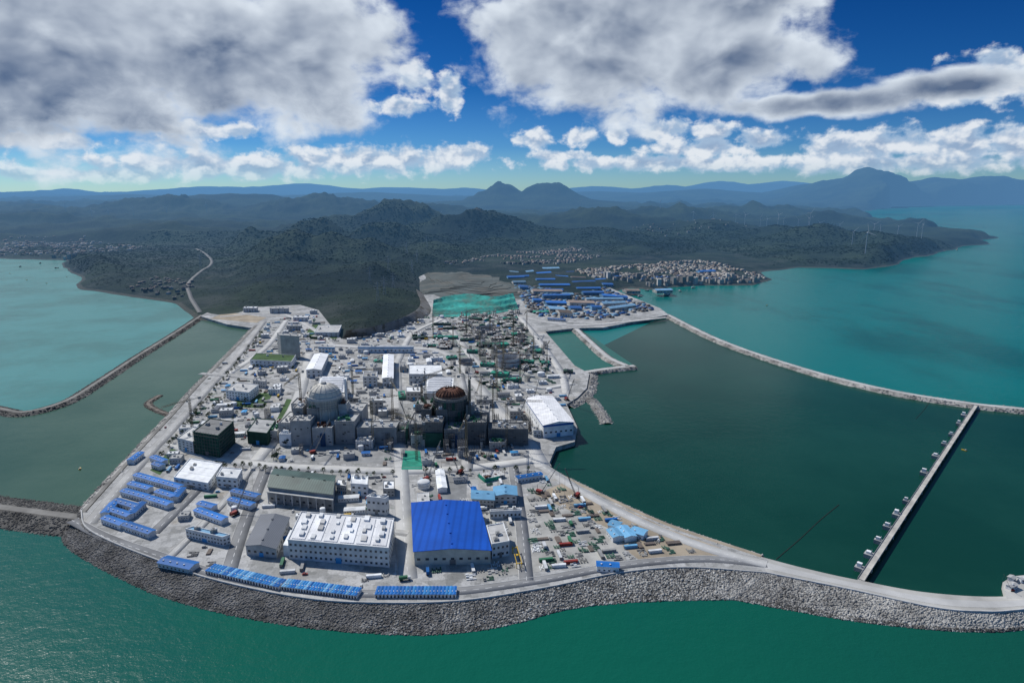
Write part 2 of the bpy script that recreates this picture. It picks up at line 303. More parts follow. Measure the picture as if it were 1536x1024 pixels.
sheet('lagoon_water',wp([(1000,472),(1080,511),(1200,552),(1330,585),(1460,606),(1536,614),(1800,640),(1800,905),(1536,905),(1400,900),(1280,878),(1140,850),(900,760),(800,700),(800,600),(860,540)]),.3,LAG,'dark green still water enclosed by the breakwaters','water')
sheet('lagoon_water',wp([(300,470),(210,532),(100,600),(40,617),(0,613),(-300,590),(-300,740),(0,762),(122,775),(200,720),(420,480)]),.3,LAGL,'murky grey green water behind the dark dike','water')
sheet('pond_water',wp([(805,493),(866,490),(955,551),(860,560)]),.6,POND,'small dark green basin beside the quay','water')
# ---------------------------------------------------------------- rocks
ICO=[(0,0,1)]+[(.894*math.cos(i*1.2566),.894*math.sin(i*1.2566),.447) for i in range(5)]+[(.894*math.cos(i*1.2566+.628),.894*math.sin(i*1.2566+.628),-.447) for i in range(5)]+[(0,0,-1)]
ICOF=[(0,1+i,1+(i+1)%5) for i in range(5)]+[(1+i,6+i,1+(i+1)%5) for i in range(5)]+[(1+(i+1)%5,6+i,6+(i+1)%5) for i in range(5)]+[(11,6+(i+1)%5,6+i) for i in range(5)]
def scatter(name,C,S,tv,tf,m,label,cat,jit=.25,flat=1.0,ang=None):
    tv=np.array(tv);tf=np.array(tf);n=len(C); a=rng.random(n)*6.283 if ang is None else ang
    v=np.repeat(tv[None],n,0)*(1+jit*(rng.random((n,len(tv),1))-.5)*2); v*=np.stack([S*(.8+.5*rng.random(n)),S*(.8+.5*rng.random(n)),S*flat*(.8+.4*rng.random(n))],1)[:,None]
    x=v[...,0]*np.cos(a)[:,None]-v[...,1]*np.sin(a)[:,None]; y=v[...,0]*np.sin(a)[:,None]+v[...,1]*np.cos(a)[:,None]
    v=np.stack([x,y,v[...,2]],2)+C[:,None]; f=(tf[None]+(np.arange(n)*len(tv))[:,None,None]).reshape(-1,tf.shape[1])
    return struct(name,fast(name,v.reshape(-1,3),f,m),label,cat,'stuff')
def slope_rocks(top,bot,zt,zb,n,s,m,label,fr=None):
    N_=len(top)-1
    if fr is None: i=rng.integers(0,N_,n)
    else: i=np.clip((N_*(fr[0]+(fr[1]-fr[0])*rng.random(n)**fr[2])).astype(int),0,N_-1)
    t=rng.random(n)[:,None]; u=rng.random(n)[:,None]
    a=top[i]*(1-t)+top[i+1]*t; b=bot[i]*(1-t)+bot[i+1]*t
    C=np.c_[a*(1-u)+b*u,(zt*(1-u)+zb*u)[:,0]]
    scatter('rock_armour',C,s*(.35+.9*rng.random(n)**1.5),ICO,ICOF,m,label,'rocks',flat=.7,jit=.35)
rockm1=mat('seawall_rock',(.165,.16,.152),.95,.55,.05,rnd=0); rockm2=mat('pale_seawall_rock',(.40,.39,.36),.95,.45,.05,rnd=0); rockm3=mat('mid_seawall_rock',(.28,.273,.255),.95,.45,.05,rnd=0)
def seawall(cp,wpx,n,cnt,first):
    c=line(cp,n=n); w_=line(wpx,0,n=n); mid=c*.5+w_*.5
    struct('seawall_slope',loft('seawall_slope',[z3(c,Z0+.3),z3(mid,Z0*.5),z3(w_,-.5),z3(w_+(w_-mid)*.5,-4)],rockd if first else rock),'rubble slope of the curved sea wall','slope')
    lb='grey armour stones heaped on the sea wall slope'
    if first:
        slope_rocks(c,w_,Z0+.3,-.3,cnt,.9,rockm1,lb); slope_rocks(c,w_,Z0+.5,0,4200,.9,rockm3,lb,(1,.55,1.8)); slope_rocks(c,w_,Z0+.6,.1,2600,.9,rockm2,lb,(1,.72,1.8))
    else:
        slope_rocks(c,w_,Z0+.3,-.3,cnt,.9,rockm2,lb); slope_rocks(c,w_,Z0+.5,0,2600,.9,rockm3,lb,(0,.45,1.6)); slope_rocks(c,w_,Z0+.5,0,900,.9,rockm1,lb,(0,.2,1.4))
    slope_rocks(c*.15+w_*.85,w_,.9,-.3,cnt//5,1.0,rockd,'wet dark stones along the waterline of the wall')
    nn=normals(c); me=loft('sea_wall',[z3(c-nn*.6,Z0),z3(c-nn*.6,Z0+1.5),z3(c+nn*.6,Z0+1.5),z3(c+nn*.6,Z0-.5)],lgrey)
    ob('sea_wall',me,label='long pale concrete parapet wall along the rock slope',cat='wall')
seawall(crest_px,water_px,150,20000,True); seawall(crest2_px,water2_px,110,14000,False)
inner=line([(1140,834),(1200,850),(1280,868),(1400,889),(1536,893),(1750,872)],n=110); outer=line(crest2_px,n=110)
emb=mat('embankment_surface',(.38,.375,.35),.9,.3,.03,rnd=0)
struct('embankment_road',loft('embankment_road',[z3(inner+(inner-outer)*.35,-1),z3(inner,Z0+.02),z3(outer,Z0+.02)],emb),'broad pale causeway road along the sea wall','road')
mid_=inner*.5+outer*.5; hw_=(inner-outer)*.2
struct('road',loft('road',[z3(mid_+hw_,Z0+.1),z3(mid_-hw_,Z0+.1)],road),'concrete carriageway on the causeway crest','road')
def dike(name,px,hw,z,sl,m,mt,nr,rs,label,n=90):
    L=line(px,z,n=n); N=normals(L); o=hw+sl*(z+1); wob=(rng.random((len(L),1))-.5)*min(hw,5)*.5
    struct(name,loft(name,[z3(L+N*(o+wob),-1),z3(L+N*hw,z),z3(L-N*hw,z),z3(L-N*(o-wob),-1)],m),label,'dike')
    struct(name+'_track',loft(name+'_track',[z3(L+N*hw*.7,z+.12),z3(L-N*hw*.7,z+.12)],mt),label+' top track','track')
    for s_ in(1,-1):
        if nr: slope_rocks(L+N*hw*s_,L+N*o*s_,z,-1,nr//2,rs,m,'rough stones on the flank of the dike')
tr=mat('track_gravel',(.20,.195,.18),.9,.35,.05,rnd=0)
dike('breakwater',[(-300,735),(-100,748),(0,760),(70,769),(126,776)],6,5,4.2,rockd,tr,8000,1.0,'dark rubble breakwater joining the plant')
dike('dike',[(306,470),(265,497),(210,531),(150,570),(100,600),(40,617),(0,612),(-120,585)],4,4,2.2,rockd,tr,5000,1.2,'long dark rock dike curving out to sea')
dike('breakwater',[(1000,471),(1080,510),(1200,551),(1330,584),(1460,605),(1536,613),(1750,640)],5.5,5,1.4,rock,road,4500,1.2,'long pale breakwater enclosing the lagoon')
dike('quay',[(860,489),(884,511),(912,535),(942,549)],6,5,1.2,rock,road,900,1.2,'narrow pale mole around the basin')
dike('quay',[(952,548),(915,552),(876,558)],6,5,1.2,rock,road,500,1.2,'short mole closing the basin')
dike('spit',[(262,624),(235,614),(222,604),(240,592)],2.5,1.6,2.2,mat('brown_rubble',(.15,.13,.11),.95,.4),mat('brown_rubble',(.15,.13,.11)),900,1.0,'small brown grey rubble spit')
dike('spit',[(868,588),(886,598),(900,616),(911,634)],2,2,3.2,rock,tr,1200,1.3,'ragged brown rubble spit in the lagoon')
dike('shore',[(884,560),(880,582),(866,597),(849,606)],3,4,3,rock,tr,1200,1.4,'ragged rubble shore below the quay')
dike('embankment',[(124,768),(165,722),(215,667),(262,617),(300,574),(350,524),(384,488)],3,Z0,1.6,rock,tr,2500,1.1,'straight rock edge of the plant platform')
dike('embankment',[(820,702),(900,741),(1000,786),(1142,834)],3,Z0-.1,1.2,rock,dirt,1500,1.0,'sandy lagoon edge of the plant platform')
pad=[(1504,873),(1518,864),(1570,858),(1640,856),(1640,895),(1510,897)]
sheet('pavement',[tuple(G(*p)) for p in pad],Z0+.05,emb,'broad gravel landing beside the causeway','ground',8)
# ---------------------------------------------------------------- terrain
land_px=[(-700,388),(0,387),(100,391),(108,404),(126,434),(180,441),(262,455),(280,468),(300,480),(420,490),(520,520),(700,500),(830,480),(940,478),(985,462),(922,438),(945,432),(985,436),(1000,431),(1060,428),(1130,428),(1160,419),(1140,408),(1200,402),(1290,403),(1345,396),(1395,383),(1440,371),(1500,357),(1430,353),(1385,343),(1310,333),(1285,324),(1300,316),(1340,310),(1536,307),(2300,306),(2300,289.5),(-700,289.5)]
land=[tuple(G(*p,0)) for p in land_px]
town_px=[(700,398),(740,384),(860,370),(900,385),(1000,388),(1080,380),(1150,396),(1165,420),(1060,430),(990,436),(900,430)]
flats=[(plat,150.),([tuple(G(*p)) for p in town_px],350.),([tuple(G(*p)) for p in[(-300,392),(-300,368),(100,366),(330,372),(345,392),(320,450),(280,470),(190,440),(230,415),(170,388)]],160.)]
def peak(px,py,d,rx,ry): r=ray(px,py); t=d/r[1]; return (r[0]*t,d,H+r[2]*t,rx,ry)
peaks=[peak(*p) for p in[(590,314,4300,600,350),(720,320,4000,420,260),(690,346,3000,230,200),(440,356,2900,210,200),(350,345,3400,240,220),(520,356,2850,220,170),(610,388,2300,150,150),(345,374,2750,140,220),(250,340,4200,450,400),(180,378,2650,200,200),(150,398,2450,120,150),(215,412,2250,130,110),(560,430,1850,110,80),(470,418,2080,110,110),(400,422,2180,100,110),(490,394,2400,140,110),(560,404,2150,120,90),(425,386,2500,120,120),(650,368,2700,140,140),(590,340,3500,300,160),(470,340,3500,260,160),(740,368,3000,150,120),
 (755,275,10500,500,800),(822,276,10300,600,800),(790,292,10000,1500,900),(350,291,8500,1300,900),(250,300,7000,900,700),(480,300,7000,900,700),(100,315,6500,1200,600),(900,318,5200,700,500),(1000,312,6000,800,500),(1050,335,4300,500,300),(1150,345,3900,420,300),(1090,338,4500,400,300),(870,345,3900,350,300),(790,352,3500,260,200),(1230,345,3600,380,260),(1330,352,3450,330,230),(1400,362,3450,200,160),(1450,358,3700,200,100),(640,305,7000,700,500),(1130,308,7000,700,500),(1220,322,5600,500,350),
 (1300,256,13500,1000,1800),(1390,268,14500,1800,1200),(1500,265,15000,1800,1300),(1600,262,15000,1500,1500),(1230,278,15500,1500,1500),(1250,285,13200,900,700),(1700,270,15000,2500,1500),
 (40,286,24000,900,1500),(95,284,30000,1500,2000),(10,294,22000,2500,1500),(180,288,28000,3000,2000),(330,279,36000,4000,3000),(450,277,40000,5000,3000),(600,280,36000,4500,3000),(700,281,30000,2500,2000),(900,280,28000,2500,2000),(1080,274,30000,2600,2000),(1010,279,26000,2500,1500),(1180,272,32000,3500,3000),(1150,277,28000,2500,2000),(900,288,17000,2500,1500),(1050,286,16000,2500,1500),(550,290,16000,3500,1500),(200,294,15000,3000,1500),(-150,288,22000,2500,2000)]]
def hgt(x,y):
    x=np.asarray(x,float);y=np.asarray(y,float); r=np.hypot(x,y)
    s=sdist(x,y,land)+(fbm(x,y,300,4)-.5)*np.clip((r-1500)*.06,0,400)
    rg=fbm(x,y,700,6,True); fl=fbm(x+900,y,2200,3)
    hh=(rg**1.6)*np.interp(r,[1500,3000,6000,12000,60000],[22,85,185,190,220])*np.clip(fl*1.8-.3,0.08,1)
    wx=x+(fbm(x,y,420,4)-.5)*260; wy=y+(fbm(x+5e3,y,420,4)-.5)*260
    rr=fbm(x,y,330,6,True); best=hh
    for (cx,cy,h,rx,ry) in peaks:
        q=np.sqrt(((wx-cx)/rx/1.25)**2+((wy-cy)/ry/1.25)**2); g=np.exp(-q**1.5)
        if rx>1200 or cy>9000: best=np.maximum(best,h*g*(.62+.44*fbm(x,y,rx*.9,6,True)+.12*g))
        else: best=np.maximum(best,h*g*(.30+.90*rr**1.2+.25*g))
    h=best+4+fbm(x,y,90,3)*6
    for poly,wd in flats:
        dd=-sdist(x,y,poly); k=sm(dd/wd) ; base=2.0 if wd==150. else 9.0+fbm(x,y,120,3)*6
        if wd==150.: k=np.clip(dd/wd,0,1)**.6
        h=h*k+base*(1-k)
    h=h*sm(s/120+.05)+np.clip(s*.2,-12,3)
    return h
na,nr=760,470
A=np.radians(np.linspace(-47,47,na)); rr_=1250*(65000/1250)**(np.linspace(0,1,nr)**.9)
aa,r2=np.meshgrid(A,rr_); X=r2*np.sin(aa);Y=r2*np.cos(aa); Zt=hgt(X,Y)
idx=np.arange(na*nr).reshape(nr,na); f=np.stack([idx[:-1,:-1],idx[:-1,1:],idx[1:,1:],idx[1:,:-1]],2).reshape(-1,4)
zq=Zt.ravel()[f].max(1); f=f[zq>-3]
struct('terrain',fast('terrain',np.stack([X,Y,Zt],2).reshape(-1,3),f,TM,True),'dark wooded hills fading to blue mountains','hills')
# forest canopy
n=150000; a=np.radians(rng.uniform(-42,38,n)); r=1450+rng.random(n)**1.2*2900; x=r*np.sin(a);y=r*np.cos(a); h=hgt(x,y)
ok=(h>10)&(fbm(x,y,160,4)>.30)&(sdist(x,y,flats[1][0])<-20)&(sdist(x,y,plat)<-12); C=np.stack([x,y,h-1.8],1)[ok]; 
cv=[(.7*math.cos(i*1.2566),.7*math.sin(i*1.2566),0) for i in range(5)]+[(math.cos(i*1.2566+.6),math.sin(i*1.2566+.6),.6) for i in range(5)]+[(0,0,1.25)]
cf=[(i,(i+1)%5,5+i) for i in range(5)]+[((i+1)%5,5+(i+1)%5,5+i) for i in range(5)]+[(5+i,5+(i+1)%5,10) for i in range(5)]
FM=mat('forest_canopy',(.0075,.0155,.0095),.95,.5,.004,haze=True,rnd=0,spec=.05,col2=(.018,.031,.013))  # canopy green darkened so the cloud shadow is part of its colour
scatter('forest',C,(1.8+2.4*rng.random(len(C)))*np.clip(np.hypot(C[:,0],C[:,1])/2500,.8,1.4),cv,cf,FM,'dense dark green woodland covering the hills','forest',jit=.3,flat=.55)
# ---------------------------------------------------------------- roads and patches
roads=[([(134,785),(215,690),(262,640),(310,585),(360,530),(396,482)],13,midr),([(108,780),(160,806),(240,834),(330,862),(450,884),(560,890),(690,886),(820,868),(930,848),(1050,838),(1150,846)],10,asph),
 ([(322,688),(400,698),(500,703),(600,706),(700,702),(800,690)],18,road),([(612,868),(606,790),(602,706),(597,620),(595,545)],15,road),([(345,560),(400,520),(430,480)],12,road),([(385,690),(425,640),(450,590),(465,530)],16,road),
 ([(480,516),(560,522),(650,524),(690,545),(735,600),(790,660),(815,700)],18,road),([(790,870),(784,800),(776,740),(770,700)],11,asph),([(815,700),(870,735),(960,782),(1060,822),(1150,846)],12,road),([(250,665),(320,690)],11,road),([(300,560),(400,570),(450,585)],11,midr),
 ([(665,478),(690,510),(720,545),(800,580),(860,575)],15,road),([(780,475),(805,505),(840,555),(850,590)],13,road),([(340,868),(365,790),(400,700)],12,asph),([(230,800),(300,730),(330,692)],11,asph),([(330,475),(420,470),(480,500),(500,516)],11,road),([(595,545),(620,500),(665,478)],13,road),([(1000,476),(905,486),(850,487),(780,475)],12,road),([(700,706),(705,640),(690,560)],13,midr),([(612,800),(520,790),(380,795)],9,midr),([(250,840),(330,760),(380,700)],8,midr)]
occ=[]
for i,(px,wd,m) in enumerate(roads):
    L=line(px,k=7); N=normals(L); z=Z0+.1+i*.012
    struct('road',loft('road',[z3(L+N*wd/2,z-.12),z3(L+N*wd/2,z),z3(L-N*wd/2,z),z3(L-N*wd/2,z-.12)],m),'pale service road between the plant buildings','road')
    struct('kerb',loft('kerb',[z3(L+N*(wd/2+.5),Z0),z3(L+N*(wd/2+.5),z+.13),z3(L+N*wd/2,z+.13),z3(L+N*wd/2,z-.1)],lgrey),'raised concrete kerb beside the service road','kerb')
    mk=MB()
    for j in range(0,len(L)-1):
        d=L[j+1]-L[j]; ln=np.linalg.norm(d); k=max(1,int(ln/10)); nn=N[j]*.16
        for q in range(k):
            a_=L[j]+d*(q/k); b_=L[j]+d*((q+.5)/k); mk.add([(*(a_-nn),z+.02),(*(b_-nn),z+.02),(*(b_+nn),z+.02),(*(a_+nn),z+.02)],[(0,1,2,3)])
    struct('road_marking',mk.mesh('road_marking',[paint]),'dashed white centre line painted on the road','road marking')
    for j in range(len(L)-1): occ.append([tuple(L[j]+N[j]*(wd/2+1)),tuple(L[j+1]+N[j+1]*(wd/2+1)),tuple(L[j+1]-N[j+1]*(wd/2+1)),tuple(L[j]-N[j]*(wd/2+1))])
excav=mat('excavation_ground',(.30,.30,.285),.95,.5,.03,rnd=0,bump=.6,col2=(.13,.19,.155))
patches=[([(800,742),(850,722),(1000,792),(1110,832),(960,840),(870,775)],dirt,'bare sandy soil strip beside the lagoon'),([(395,545),(440,552),(445,535),(405,530)],lawn,'lawn beside the office block'),([(345,610),(395,612),(410,590),(362,588)],lawn,'lawn between plant lots'),
 ([(400,660),(425,660),(445,600),(430,598)],lawn,'green verge beside the road'),([(225,705),(262,668),(272,672),(240,712)],lawn,'green verge beside the road'),([(660,500),(700,480),(785,480),(830,560),(740,590),(690,560)],excav,'grey excavated foundation pit floor'),([(440,690),(590,695),(592,640),(445,640)],grey,'grey apron around the first reactor'),([(640,690),(780,688),(775,630),(640,640)],grey,'grey apron around the second reactor'),
 ([(455,505),(505,508),(512,490),(470,485)],lawn,'planted slope at the foot of the hill'),([(540,480),(620,470),(600,462),(545,465)],dirt,'bare cutting at the hill foot'),([(640,760),(700,758),(700,715),(640,715)],dgrey,'dark paved work yard'),([(315,478),(385,484),(400,476),(340,468)],dirt,'bare soil at the causeway junction'),
 ([(700,870),(940,842),(930,800),(800,740),(700,780)],mat('yard_concrete',(.36,.355,.33),.9,.4,.04,rnd=0),'open pale concrete yard with laid out materials')]
for i,(px,m,lb) in enumerate(patches): sheet('pavement',[tuple(G(*p)) for p in px],Z0+.03+i*.004,m,lb,'ground')
def strip(name,pa,pb,za,zb,m,lb,cat,n=50,rows=6,amp=0,step=False):
    a_=line(pa,za,n=n);b_=line(pb,zb,n=n); Rw=[]
    for j in range(rows+1):
        t=j/rows; q=a_*(1-t)+b_*t; tz=t if not step else min(1,math.floor(t*3+.001)/3+(1/3)*max(0,((t*3)%1-.5)*2)) ; z=za*(1-tz)+zb*tz+amp*(j%2); Rw.append(z3(q,z)+np.c_[np.zeros((n,2)),rng.random((n,1))*amp*.9])
    return struct(name,loft(name,Rw,m),lb,cat)
strip('cut_slope',[(514,508),(560,503),(610,489),(646,468),(634,440)],[(520,496),(560,490),(604,476),(630,458),(624,434)],Z0,Z0+18,mat('shotcrete',(.19,.185,.175),.9,.45,.03,rnd=0,col2=(.10,.09,.07)),'grey shotcrete cutting behind the plant','slope',amp=1)
strip('netted_slope',[(648,474),(672,476),(710,474),(745,470),(778,464)],[(650,450),(672,444),(705,441),(740,445),(770,440)],Z0,Z0+26,teal,'slope draped in turquoise erosion netting','slope',rows=24,amp=1.6,n=70,step=True)
c0=G(705,424,10); TQ=mat('terrace_rock',(.075,.092,.092),.95,.45,.01,rnd=0,bump=1,col2=(.115,.12,.11))
qp=[G(*p) for p in[(632,442),(630,418),(655,406),(715,402),(765,410),(795,430),(785,446),(705,446)]]
for k in range(7):
    s_=1-k*.125-.03*math.sin(k*2.3); pp=[tuple(c0+(q-c0)*s_*(1+.12*math.sin(j_*.9+k*.9))) for j_,q in enumerate(cat_rom(qp+[qp[0]],5)[:-1])]; sheet('quarry_terrace',pp,Z0+1+k*1.3,TQ,'dark terraced excavation bench of the quarry','quarry',2)
# ---------------------------------------------------------------- buildings
def bld(a,b,c,h,name='plant_building',label='white flat roofed plant building',cat='building',wall=white,roof=lgrey,style='flat',fl=2,nx=6,units=3,z0=Z0,group=None,band=None,sidew=True,door=True,rk=1.0):
    A_=G(*a,z0);B_=G(*b,z0); C_=G(*c,z0+h) if isinstance(c,tuple) else A_+Vector((-math.sin(math.radians(10)),math.cos(math.radians(10))))*c
    U=B_-A_;W=C_-A_;lu=U.length;lw=W.length;U/=lu;W/=lw
    Tf=lambda x,y,z:(U.x*x+W.x*y,U.y*x+W.y*y,z)
    occ.append([tuple(A_-U*2-W*2),tuple(B_+U*2-W*2),tuple(B_+U*2+W*(lw+2)),tuple(A_-U*2+W*(lw+2))])
    e=ob(name,None,(A_.x,A_.y,z0),label=label,cat=cat,group=group)
    P_=lambda pn,mb,ms:ob(pn,mb.mesh(pn,ms),parent=e)
    mb=MB(Tf).b(0,lu,0,lw,-.5,h)
    if band: mb.b(-.15,lu+.15,-.15,lw+.15,h-max(2,h*.16),h-.3,1)
    if style=='flat':
        P_('wall',mb,[wall,band or wall])
        m2=MB(Tf); 
        for q in((-.2,lu+.2,-.2,.5),(-.2,lu+.2,lw-.5,lw+.2),(-.2,.5,.5,lw-.5),(lu-.5,lu+.2,.5,lw-.5)): m2.b(*q,h+.01,h+1.1)
        P_('parapet',m2,[wall]); m3=MB(Tf).b(.52,lu-.52,.52,lw-.52,h+.01,h+.3)
        nb=int(lw/14)
        for i in range(1,nb): m3.b(1.2,lu-1.2,lw*i/nb-.15,lw*i/nb+.15,h+.31,h+.5)
        P_('roof',m3,[roof])
    elif style in('gx','gy'):
        rise=(min(lu,lw)*.06+.5)*rk; ax=style[1]
        mb.gab(0,lu,0,lw,h,h+rise*.97,ax); P_('wall',mb,[wall,band or wall])
        o=1.0; vs=MB(Tf)
        if ax=='y':
            xm=lu/2; k=[(-o,h-.2),(xm,h+rise+.1),(lu+o,h-.2)]
            vs.add([(x,y,z+dz) for y in(-o,lw+o) for dz in(0,.35) for x,z in k],[(3,4,10,9),(4,5,11,10),(0,6,7,1),(1,7,8,2),(0,1,4,3),(1,2,5,4),(6,9,10,7),(7,10,11,8),(0,3,9,6),(2,8,11,5)])
        else:
            ym=lw/2; k=[(-o,h-.2),(ym,h+rise+.1),(lw+o,h-.2)]
            vs.add([(x,y,z+dz) for x in(-o,lu+o) for dz in(0,.35) for y,z in k],[(3,9,10,4),(4,10,11,5),(0,1,7,6),(1,2,8,7),(0,3,4,1),(1,4,5,2),(6,7,10,9),(7,8,11,10),(0,6,9,3),(2,5,11,8)])
        P_('roof',vs,[roof])
        kv=max(2,int((lw if ax=='y' else lu)/16))
        if name!='industrial_shed':
          for i in range(kv):
            s0=(lw if ax=='y' else lu)*(i+.35)/kv
            P_('ridge_vent',MB(Tf).b(lu/2-.7,lu/2+.7,s0,s0+2.5,h+rise,h+rise+1.1) if ax=='y' else MB(Tf).b(s0,s0+2.5,lw/2-.7,lw/2+.7,h+rise,h+rise+1.1),[roof])
    if units and style=='flat':
        for i in range(units):
            ux,uy=R.uniform(.1,.75)*lu,R.uniform(.1,.75)*lw; s=R.uniform(1.5,4); hh=R.uniform(1.2,3.2)
            P_('rooftop_unit',MB(Tf).b(ux,ux+s,uy,uy+s*1.3,h+.3,h+.3+hh).b(ux+s*.2,ux+s*.8,uy+s*.2,uy+s*.8,h+.3+hh,h+.7+hh,1),[R.choice([white,lgrey,grey]),dgrey])
    if nx:
        fh=(h-1.2)/fl; ww=min(lu/nx*.45,2.8); wh=min(fh*.36,2); wm=MB(Tf).b(0,ww,-.12,.05,0,wh).mesh('window',[glass])
        top=(2 if band else 0)
        for j in range(fl):
            for i in range(nx):
                ob('window',wm,Tf(lu*(i+.5)/nx-ww/2,0,fh*(j+.4)-(top*.3)),parent=e)
        if sidew:
            cx=A_.x/A_.y; right=(cx< W.x/W.y); k=max(2,int(lw/(lu/nx)/1.3)); k=min(k,10); wl=min(lw/k*.45,2.8); ws=MB(Tf).b(-.06,.12,0,wl,0,wh).mesh('window',[glass])
            for j in range(fl):
                for i in range(k): ob('window',ws,Tf(lu if right else -.06,lw*(i+.5)/k-wl/2,fh*(j+.4)-top*.3),parent=e)
    if door:
        dw=min(5,lu*.15); dh=min(5,h*.4); P_('door',MB(Tf).b(lu*.5-dw/2,lu*.5+dw/2,-.25,0,0,dh),[steel if R.random()<.5 else cyan])
    return e,Tf,lu,lw,P_
tblue=mat('trim_blue',(.02,.10,.35))
e,Tf,lu,lw,P_=bld((622,848),(736,846),(618,754),13,'workshop_hall','large workshop hall with cobalt blue striped roof','industrial hall',beige,cobalt,'gy',1,9,0,band=None,sidew=True,rk=.5)
e,Tf,lu,lw,P_=bld((434,838),(584,851),(452,768),17,'office_workshop','big white office workshop with bumpy white roof','building',white,wroof,'flat',3,20,0)
for i in range(6):
    P_('roof_strip',MB(Tf).b(lu*(.03+i*.162),lu*(.03+i*.162)+lu*.135,3,lw-3,17.3,17.9),[wroof])
    for j in range(4):
        x0_=lu*(.03+i*.162)+R.uniform(1.5,6); y0_=lw*(.08+j*.22)+R.uniform(0,6); s_=R.uniform(2.5,5)
        P_('skylight_module',MB(Tf).b(x0_,x0_+s_,y0_,y0_+s_*1.8,17.9,17.9+R.uniform(1,2.4)),[R.choice([white,white,lgrey])])
P_('annex',MB(Tf).b(-6,-.02,4,lw*.6,0,10),[white])
bld((738,838),(764,833),32,13,label='small white block beside the blue hall',units=3,nx=4)
bld((370,832),(415,837),(392,772),9,'warehouse','long warehouse with dark grey ribbed roof','warehouse',lgrey,droof,'gy',1,5,0)
e,Tf,lu,lw,P_=bld((404,752),(500,764),(412,703),16,'workshop_hall','hall with green skylit roof and open columns','industrial hall',grey,gglass,'gx',2,10,0)
for i in range(9): P_('column',MB(Tf).b(lu*i/8-.6,lu*i/8+.6,-4,-2.8,0,12).b(lu*i/8-.5,lu*i/8+.5,-2.8,0,11,12),[lgrey])
P_('canopy',MB(Tf).b(-1,lu+1,-5,-.2,12.01,12.6),[lgrey])
bld((262,727),(313,736),(285,688),8,label='wide white flat roofed store building',roof=white,units=2,nx=6)
bld((326,730),(357,733),24,11,label='white cubic service building',roof=white,nx=4)
bld((268,674),(291,680),(290,640),14,label='white office wing with window rows',nx=4,fl=4)
e,Tf,lu,lw,P_=bld((293,680),(330,686),(315,628),26,label='unfinished tower wrapped in dark green netting',name='scaffolded_building',wall=net,roof=dgrey,nx=0,units=4,cat='building under construction')
m=MB(Tf)
for q in range(0,int(lu),4): m.b(q-.15,q+.15,-1.6,-1.3,0,29)
for q in range(0,28,4): m.b(0,lu,-1.6,-1.3,q,q+.3).b(lu+1.2,lu+1.5,0,lw,q,q+.3)
for q in range(0,int(lw),4): m.b(lu+1.2,lu+1.5,q-.15,q+.15,0,29)
P_('scaffolding',m,[dsteel])
bld((372,665),(402,668),(385,628),15,label='low block wrapped in dark green netting',name='scaffolded_building',wall=net,roof=grey,nx=0,units=3,cat='building under construction')
bld((340,598),(374,602),(355,574),13,label='white four storey dormitory block',nx=8,fl=3)
bld((418,531),(446,533),(420,503),40,'office_tower','tall pale office tower with window grid','office tower',lgrey,grey,fl=9,nx=5,units=3)
bld((376,549),(438,552),(384,530),11,'office_building','low office podium with planted green roof','office building',white,lawn,fl=2,nx=10,units=2)
bld((537,529),(620,529),(538,519),11,label='long low white building with pale blue front',nx=14,fl=1,band=cyan,roof=white)
bld((460,566),(482,566),(472,531),13,label='long white pitched store hall',style='gy',roof=wroof,nx=3,name='warehouse',cat='warehouse')
bld((574,580),(590,580),(576,532),14,label='narrow white hall with ribbed roof',style='gy',roof=wroof,nx=2,name='warehouse',cat='warehouse')
bld((614,577),(664,577),(614,548),17,label='white electrical building behind the reactor',nx=8,roof=white)
bld((815,657),(860,652),(788,598),17,'storage_hall','bright white roofed hall at the lagoon edge','industrial hall',white,mat('bright_roof',(.78,.79,.80),rnd=0,stripe=('X',.1,.12)),'gy',1,6,0,band=tblue)
bld((478,528),(502,529),14,10,label='small white office with blue band',band=cyan,nx=5)
bld((527,742),(552,744),20,12,label='white square switch building',roof=white,nx=3); bld((551,770),(579,773),(555,742),17,label='white stepped utility building',roof=white,nx=4)
bld((708,760),(741,762),(708,735),9,label='pale blue site office block',wall=lgrey,roof=lblue,style='gx',nx=6); bld((741,756),(775,755),(741,730),9,label='pale blue site office block',wall=lgrey,roof=lblue,style='gy',nx=4)
bld((280,806),(335,819),(290,790),8,label='long white dormitory with pale roof',nx=12,fl=2,roof=lblue); bld((735,778),(782,776),(735,765),7,label='low white canteen building',nx=8,fl=1)
bld((472,505),(508,505),(478,488),9,label='white block at the hill foot',nx=5); bld((800,655),(812,655),12,8,label='small white pump house',nx=2)
for (a,b,h,d) in[((365,468),(385,468),10,20),((405,470),(432,470),12,20),((440,482),(462,482),9,25),((430,497),(452,497),12,18),((560,560),(572,560),10,30),((545,580),(566,580),16,30),((520,612),(540,612),14,20),((555,620),(575,620),18,22),((700,640),(716,640),14,18),((610,600),(632,600),12,26),((745,650),(765,650),10,20),((540,655),(566,655),16,20),((478,640),(500,642),16,14),((600,558),(610,558),9,30),((715,610),(740,610),10,20),((765,628),(785,628),10,25),((575,745),(592,745),8,20),((505,740),(520,742),9,14),((380,580),(398,582),10,15),((403,592),(420,592),8,12),((300,650),(318,652),12,15)]:
    bld(a,b,d,h,label='small grey white auxiliary plant building',wall=R.choice([white,lgrey,lgrey,grey]),roof=R.choice([lgrey,white,grey]),nx=R.choice([3,4,5]),fl=2 if h<14 else 3,units=3,group='auxiliary plant buildings')
